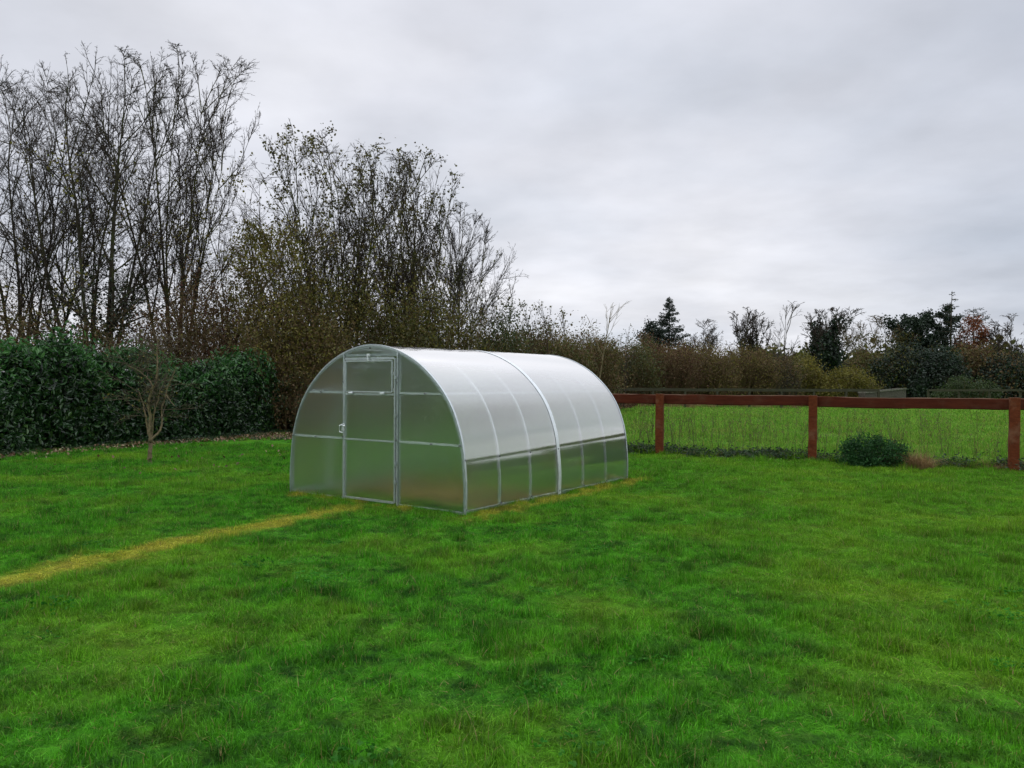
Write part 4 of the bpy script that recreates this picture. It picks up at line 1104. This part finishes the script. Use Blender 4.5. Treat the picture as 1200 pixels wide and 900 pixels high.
# ------------------------------------------------------------------ laurel hedge
rg = np.random.default_rng(51)
lh = empty('laurel_hedge', (-9, 17.5, 0), 0, 'dense dark green laurel hedge along the left side of the lawn', 'hedge')
def hedge_pt(s, a, rg):
    pass
path = np.array([(-17.0, 4.5), (-13.9, 9), (-10.55, 15), (-6.45, 22.9)])
seglen = np.concatenate([[0], np.cumsum(np.linalg.norm(np.diff(path, axis=0), axis=1))]); TL = seglen[-1]
def hedge_cloud(n, rmin, rmax, top_only=False):
    s = rg.uniform(0, TL, n)
    cx = np.interp(s, seglen, path[:, 0]); cy = np.interp(s, seglen, path[:, 1])
    dx = np.interp(s + .1, seglen, path[:, 0]) - np.interp(s - .1, seglen, path[:, 0]); dy = np.interp(s + .1, seglen, path[:, 1]) - np.interp(s - .1, seglen, path[:, 1])
    dl = np.hypot(dx, dy) + 1e-6; nx, ny = dy / dl, -dx / dl
    # cross-section: rounded box, 2 m deep, 2.2 m tall
    a = rg.uniform(.0 if not top_only else .7, PI if not top_only else PI - .7, n)
    ex = np.sign(np.cos(a)) * np.abs(np.cos(a)) ** .75; ez = np.sin(a) ** .62
    bump = 1 + .07 * np.sin(s * 3.3 + 2) + .10 * np.sin(s * 2.1) * np.sin(a * 3 + s) + .07 * np.sin(s * 5.3 + a * 5) + .05 * np.sin(s * 11 + a * 9)
    r = rg.uniform(rmin, rmax, n) * bump
    Hh = 1.86 + .14 * np.sin(s * .9 + 1) + .17 * np.sin(s * 2.3) + .08 * np.sin(s * 6.1)
    endt = np.clip((TL - s) / 1.1, 0, 1) ** .5
    w = 1.05 * (.35 + .65 * endt)
    lo = r * ex * w
    # push stretch direction down the flank
    z = np.clip(ez, 0, 1) * Hh * r * (.82 + .18 * endt)
    vert = rg.random(n) < .6
    z = np.where(vert & (np.abs(np.cos(a)) > .45), z * rg.uniform(.05, 1., n) , z)
    C = np.stack([cx + nx * (lo - .0) - nx * 1.0, cy + ny * lo - ny * 1.0, np.maximum(z, .10)], 1)
    return C - np.array([-9, 17.5, 0])
b = MB(); leaves(b, hedge_cloud(46000, .90, 1.05), .13, rg, .45, .3, .3, .3); leaves(b, hedge_cloud(22000, .88, 1.10), .075, rg, .5, .3, .3, .1); b.build('foliage', M_LAUREL, lh)
b = MB(); leaves(b, hedge_cloud(17000, .96, 1.16, True), .13, rg, .42, .2, .3, -.5); b.build('pale_foliage', M_LAUREL_PALE, lh)  # paler leaves, set mostly over the top of the hedge
b = MB(); leaves(b, hedge_cloud(16000, .5, .85), .22, rg, .6); b.build('inner_foliage', M_LAUREL, lh)
b = MB(); C = hedge_cloud(500, 0, .4); P = np.stack([np.stack([C[:, 0], C[:, 1], np.zeros(500)], 1), C * [1, 1, .6] + rg.normal(0, .15, (500, 3)), C + rg.normal(0, .35, (500, 3)) + [0, 0, .5]], 1)
P[:, 2, 2] = np.minimum(P[:, 2, 2], 2.0); b.tubes(P, np.tile([.02, .015, .008], (500, 1)), 4); b.build('stems', M_BARK, lh)

# fallen leaves and bare earth under the hedge
b = MB(); n = 3600; y = rg.uniform(8, 22.5, n); off = np.abs(rg.normal(0, .55, n)) - .3
x = np.array([laurel_front(q) for q in y]) + off
C = np.stack([x, y, np.array([gz(u, v) for u, v in zip(x, y)]) + rg.uniform(.02, .07, n)], 1)
x2 = rg.uniform(-8, 2, 160); y2 = rg.uniform(12, 18, 160); C2 = np.stack([x2, y2, np.full(160, .06)], 1)
n3 = 1500; t3 = rg.uniform(0, 1, n3); x3 = -6.9 + 4.6 * t3 + rg.normal(0, .2, n3); y3 = 21 - .5 * t3 + rg.normal(0, .6, n3); C3 = np.stack([x3, y3, rg.uniform(.02, .08, n3)], 1)
leaves(b, np.concatenate([C, C2, C3]), .07, rg, .6, 2.5, .2); o = b.build('fallen_leaves', M_DEAD); tag(o, 'brown and pale fallen leaves on the ground under the laurel hedge', None, None, 'stuff')
# low weeds and grass along the hedge foot
pts, rots, scls, idx = [], [], [], []
for k in range(900):
    if k < 700: y = rg.uniform(8, 23); x = laurel_front(y) + rg.normal(-.15, .2)
    else: x = rg.uniform(-6.9, -1.5); y = 21.3 + rg.normal(0, .8)
    pts.append((x, y, gz(x, y))); rots.append((rg.normal(0, .15), rg.normal(0, .15), rg.uniform(0, 6.28))); s = rg.uniform(.4, .9); scls.append((s, s, s * .6)); idx.append(int(rg.choice([0, 1, 5, 5])))
scatter('hedge_foot_grass', verge_protos[:3] + [verge_protos[3], verge_protos[4], verge_protos[5]], pts, rots, scls, idx, 'weeds and longer grass along the foot of the laurel hedge')

# ------------------------------------------------------------------ small ornamental tree in front of the laurel
rg = np.random.default_rng(77)
tx, ty = px(176, 14.15), 14.15
st = empty('ornamental_tree', (tx, ty, 0), 0, 'small gnarled pale-barked bare tree standing in front of the laurel hedge', 'tree')
b = MB()
def poly(pts_, r, sides=8):
    P = np.array(pts_, float); n_ = len(P)
    u = np.linspace(0, n_ - 1, n_ * 4); i0 = np.minimum(u.astype(int), n_ - 2); fr = u - i0
    out = []
    for i, f_ in zip(i0, fr):
        P0 = P[max(0, i-1)]; P1 = P[i]; P2 = P[i+1]; P3 = P[min(n_-1, i+2)]
        out.append(.5 * ((2*P1) + (-P0+P2)*f_ + (2*P0-5*P1+4*P2-P3)*f_*f_ + (-P0+3*P1-3*P2+P3)*f_**3))
    out = np.array(out) + rg.normal(0, .004, (len(out), 3)); R = np.interp(u, np.arange(n_), r)
    return out, R
LR = .66
limbs = [
 ([(0, 0, -.05), (.0, 0, .1), (.005, 0, .28), (.015, .01, .46)], [.075, .062, .055, .06]),
 ([(.015, .0, .44), (.0, -.02, .62), (.02, -.03, .85), (-.02, -.02, 1.05), (.02, 0, 1.28), (.10, .01, 1.48), (.13, .02, 1.62)], [.045, .04, .038, .035, .032, .025, .018]),
 ([(.10, .01, 1.46), (.125, .0, 1.7), (.12, .01, 1.95), (.13, .0, 2.12)], [.026, .022, .020, .016]),
 ([(.03, 0, .45), (.14, .03, .56), (.19, .06, .72), (.17, .08, .95), (.23, .1, 1.2), (.27, .12, 1.4), (.37, .12, 1.62), (.42, .1, 1.78)], [.035, .03, .025, .022, .02, .018, .014, .010]),
 ([(.0, 0, .46), (-.06, .04, .62), (-.10, .05, .85), (-.16, .08, 1.05), (-.24, .1, 1.3)], [.032, .026, .022, .016, .010]),
 ([(.03, .02, .5), (.08, -.06, .75), (.14, -.1, 1.0), (.20, -.12, 1.15), (.24, -.14, 1.35)], [.028, .022, .018, .015, .010]),
 ([(.06, .0, 1.4), (-.06, .02, 1.55), (-.22, .03, 1.68), (-.42, .02, 1.78)], [.018, .015, .012, .008]),
 ([(.24, .1, 1.25), (.34, .05, 1.15), (.44, .0, 1.05)], [.012, .010, .007]),
]
PL = []
for p_, r_ in limbs:
    P, R = poly(p_, [q * LR for q in r_]); b.tubes(P[None], R[None], 9); PL.append((P, R))
b.build('trunk', M_BARK_PALE, st, True)
stems = []
for k in range(75):
    P, R = PL[int(rg.choice([1, 2, 3, 4, 5, 6], p=[.25, .25, .18, .12, .08, .12]))]; i = rg.integers(len(P) // 3, len(P)); a = rg.uniform(0, 2 * PI)
    z = P[i, 2]
    stems.append((P[i], (math.cos(a) * 1.0, math.sin(a) * .9, rg.uniform(.1, 1.1)), rg.uniform(.35, .8), .0065))
lv = grow(rg, stems, [dict(seg=8, up=-.12, wig=.09, tip=.4), dict(n=6, t0=.2, len=.5, ang=.6, rad=.6, seg=5, up=-.1, wig=.12, rmin=.0032), dict(n=3, t0=.2, len=.5, ang=.6, rad=.7, seg=4, up=0, wig=.1, rmin=.0026)])
b = MB()
for P, R in lv: b.tubes(P, R, 4)
b.build('crown', bark_mat('pale_twig', (.055, .045, .028), (.10, .082, .052), 8), st)
A = lv[1][0].reshape(-1, 3); C = A[rg.integers(0, len(A), 150)] + rg.normal(0, .02, (150, 3))
b = MB(); leaves(b, C, .05, rg, .55, 0, .2, 1.0); b.build('leaves', M_OLIVE, st)

# ------------------------------------------------------------------ shrub and dry tuft at the fence
def FYp(x): return float(np.interp(x, [p[0] for p in FPTS], [p[1] for p in FPTS]))
rg = np.random.default_rng(88)
sx_, sy_ = px(1028, 14.1), 14.15
sb = empty('evergreen_shrub', (sx_, sy_, 0), 0, 'small dark green evergreen shrub growing at the foot of the red fence', 'shrub')
n = 9000
cl = rg.normal(0, 1, (150, 3)); cl = unit(cl) * rg.uniform(.5, 1.0, (150, 1)) ** .5
cl = cl * np.array([.60, .36, .36]) * rg.uniform(.7, 1.25, (150, 1)) + np.array([0, 0, .22]); cl[:, 2] = np.abs(cl[:, 2]); cl[:, 2] *= np.where(cl[:, 0] > .1, .78, 1.0)
C = cl[rg.integers(0, 150, n)] + rg.normal(0, .055, (n, 3)); C[:, 2] = np.abs(C[:, 2])
b = MB(); leaves(b, C, .042, rg, .5, .3, .25, -.4); b.build('foliage', M_SHRUB, sb)
stems = [((rg.normal(0, .1), rg.normal(0, .06), -.02), (rg.normal(0, .8), rg.normal(0, .5), 1), rg.uniform(.3, .6), .008) for _ in range(45)]
lv = grow(rg, stems, [dict(seg=5, up=.2, wig=.08, tip=.4), dict(n=4, t0=.3, len=.4, ang=.5, rad=.6, seg=3, up=.3, wig=.1, rmin=.003)])
b = MB(); [b.tubes(P, R, 4) for P, R in lv]; b.build('stems', M_TWIG, sb)
dx_, dy_ = px(1078, 13.8), 13.85
o = blade_patch(rg, 1100, .20, .12, .42, .005, 1.6, 'dry_grass_tussock', M_STRAW, 4); COL.objects.link(o); o.location = (dx_, dy_, 0); o.scale = (1.35, 1.2, 1.25)
tag(o, 'tussock of dry brown grass beside the evergreen shrub at the fence', 'grass tussock')

# dead weed stalks in the field behind the fence
rg = np.random.default_rng(95)
b = MB(); b2 = MB()
stems = []
for k in range(430):
    if k < 300: x = rg.uniform(2.6, 12.5); y = FYp(min(x, 18)) + abs(rg.normal(0, 1.6)) + .15
    else: x = rg.uniform(3, 17); y = rg.uniform(17, 27)
    stems.append(((x, y, 0), (rg.normal(0, .12), rg.normal(0, .12), 1), rg.uniform(.35, .95), .0035))
lv = grow(rg, stems, [dict(seg=5, up=.1, wig=.06, tip=.5), dict(n=5, t0=.35, len=.35, ang=.6, rad=.7, seg=3, up=.4, wig=.08, rmin=.002)])
for P, R in lv: b.tubes(P, R, 3)
o = b.build('weed_stalks', M_WEED); tag(o, 'thin dead weed stalks standing in the field behind the red fence', None, None, 'stuff')
A = lv[1][0][:, 1:].reshape(-1, 3); C = A[rg.integers(0, len(A), 3800)] + rg.normal(0, .015, (3800, 3))
leaves(b2, C, .03, rg, .5); o2 = b2.build('weed_heads', M_WEED, o)

# ------------------------------------------------------------------ sky and light
w = bpy.data.worlds.new('World'); scene.world = w; w.use_nodes = True
nt = w.node_tree; nt.nodes.clear()
wo = nt.nodes.new('ShaderNodeOutputWorld'); bg = nt.nodes.new('ShaderNodeBackground'); bg.inputs[1].default_value = .1
lk(nt, bg.outputs[0], wo.inputs[0])
SUN_EL, SUN_AZ = math.radians(74), math.radians(12)     # azimuth measured right of the view axis (+Y)
sky = nt.nodes.new('ShaderNodeTexSky'); sky.sky_type = 'NISHITA'; sky.sun_disc = False
sky.sun_elevation = SUN_EL; sky.sun_rotation = SUN_AZ
tc = nt.nodes.new('ShaderNodeTexCoord')
nv = nt.nodes.new('ShaderNodeVectorMath'); nv.operation = 'NORMALIZE'; lk(nt, tc.outputs['Generated'], nv.inputs[0])
sp = nt.nodes.new('ShaderNodeSeparateXYZ'); lk(nt, nv.outputs[0], sp.inputs[0])
zc = math_(nt, 'ADD', math_(nt, 'MAXIMUM', sp.outputs[2], 0.), .16)
cx_ = math_(nt, 'DIVIDE', sp.outputs[0], zc); cy_ = math_(nt, 'DIVIDE', sp.outputs[1], zc)
cb = nt.nodes.new('ShaderNodeCombineXYZ'); lk(nt, cx_, cb.inputs[0]); lk(nt, cy_, cb.inputs[1])
cb.inputs[2].default_value = 3.7
n1 = noise_(nt, cb.outputs[0], .62, 4, .5); n2 = noise_(nt, cb.outputs[0], 1.9, 5, .55)
base = ramp(nt, n1, [(.30, (5.7, 6.1, 6.9)), (.5, (7.3, 7.45, 8.1)), (.68, (8.5, 8.55, 9.0))])
det = ramp(nt, n2, [(.3, .87), (.7, 1.09)])
col = mixc(nt, 1., base, det, 'MULTIPLY')
# brighter cloud where the sun stands behind it
dsun = nt.nodes.new('ShaderNodeVectorMath'); dsun.operation = 'DOT_PRODUCT'; lk(nt, nv.outputs[0], dsun.inputs[0])
g_az, g_el = math.radians(3), math.radians(23)
dsun.inputs[1].default_value = (math.sin(g_az) * math.cos(g_el), math.cos(g_az) * math.cos(g_el), math.sin(g_el))
gl = smooth(nt, dsun.outputs['Value'], .80, 1.0)
col = mixc(nt, 1., col, ramp(nt, gl, [(0, (.94, .95, .96)), (1, (1.13, 1.12, 1.10))]), 'MULTIPLY')
low = smooth(nt, sp.outputs[2], 0., .42)
col = mixc(nt, 1., col, ramp(nt, low, [(0, (1.06, 1.055, 1.05)), (1, (.94, .945, .96))]), 'MULTIPLY')
rt = smooth(nt, sp.outputs[0], .22, .62)
col = mixc(nt, 1., col, ramp(nt, rt, [(0, (1.02, 1.02, 1.02)), (1, (.86, .885, .91))]), 'MULTIPLY')
zen = smooth(nt, sp.outputs[2], .42, .95)
col = mixc(nt, 1., col, ramp(nt, zen, [(0, 1.), (1, 1.0)]), 'MULTIPLY')
zm = nt.nodes.new('ShaderNodeVectorMath'); zm.operation = 'SCALE'; lk(nt, col, zm.inputs[0]); lk(nt, math_(nt, 'ADD', math_(nt, 'MULTIPLY', zen, 1.5), 1.), zm.inputs['Scale'])
fin = mixc(nt, .95, sky.outputs[0], zm.outputs[0])
lk(nt, fin, bg.inputs[0])

sl = bpy.data.lights.new('sun', 'SUN'); so = bpy.data.objects.new('sun', sl); COL.objects.link(so)
sl.energy = 1.2; sl.angle = math.radians(168); sl.color = (1, .97, .93)
d = Vector((math.sin(SUN_AZ) * math.cos(SUN_EL), math.cos(SUN_AZ) * math.cos(SUN_EL), math.sin(SUN_EL)))
so.rotation_euler = d.to_track_quat('Z', 'Y').to_euler(); so.location = (0, 0, 30)

vs = scene.view_settings; vs.view_transform = 'Standard'; vs.look = 'None'; vs.gamma = 1; vs.exposure = 0; vs.use_curve_mapping = False
cy = scene.cycles
scene.render.engine = 'CYCLES'
cy.use_denoising = True
try: cy.denoiser = 'OPENIMAGEDENOISE'; cy.denoising_input_passes = 'RGB_ALBEDO_NORMAL'
except Exception: pass
cy.max_bounces = 10; cy.diffuse_bounces = 3; cy.glossy_bounces = 4; cy.transmission_bounces = 10; cy.transparent_max_bounces = 8
cy.caustics_refractive = True; cy.caustics_reflective = False; cy.sample_clamp_indirect = 6.0; cy.blur_glossy = .3
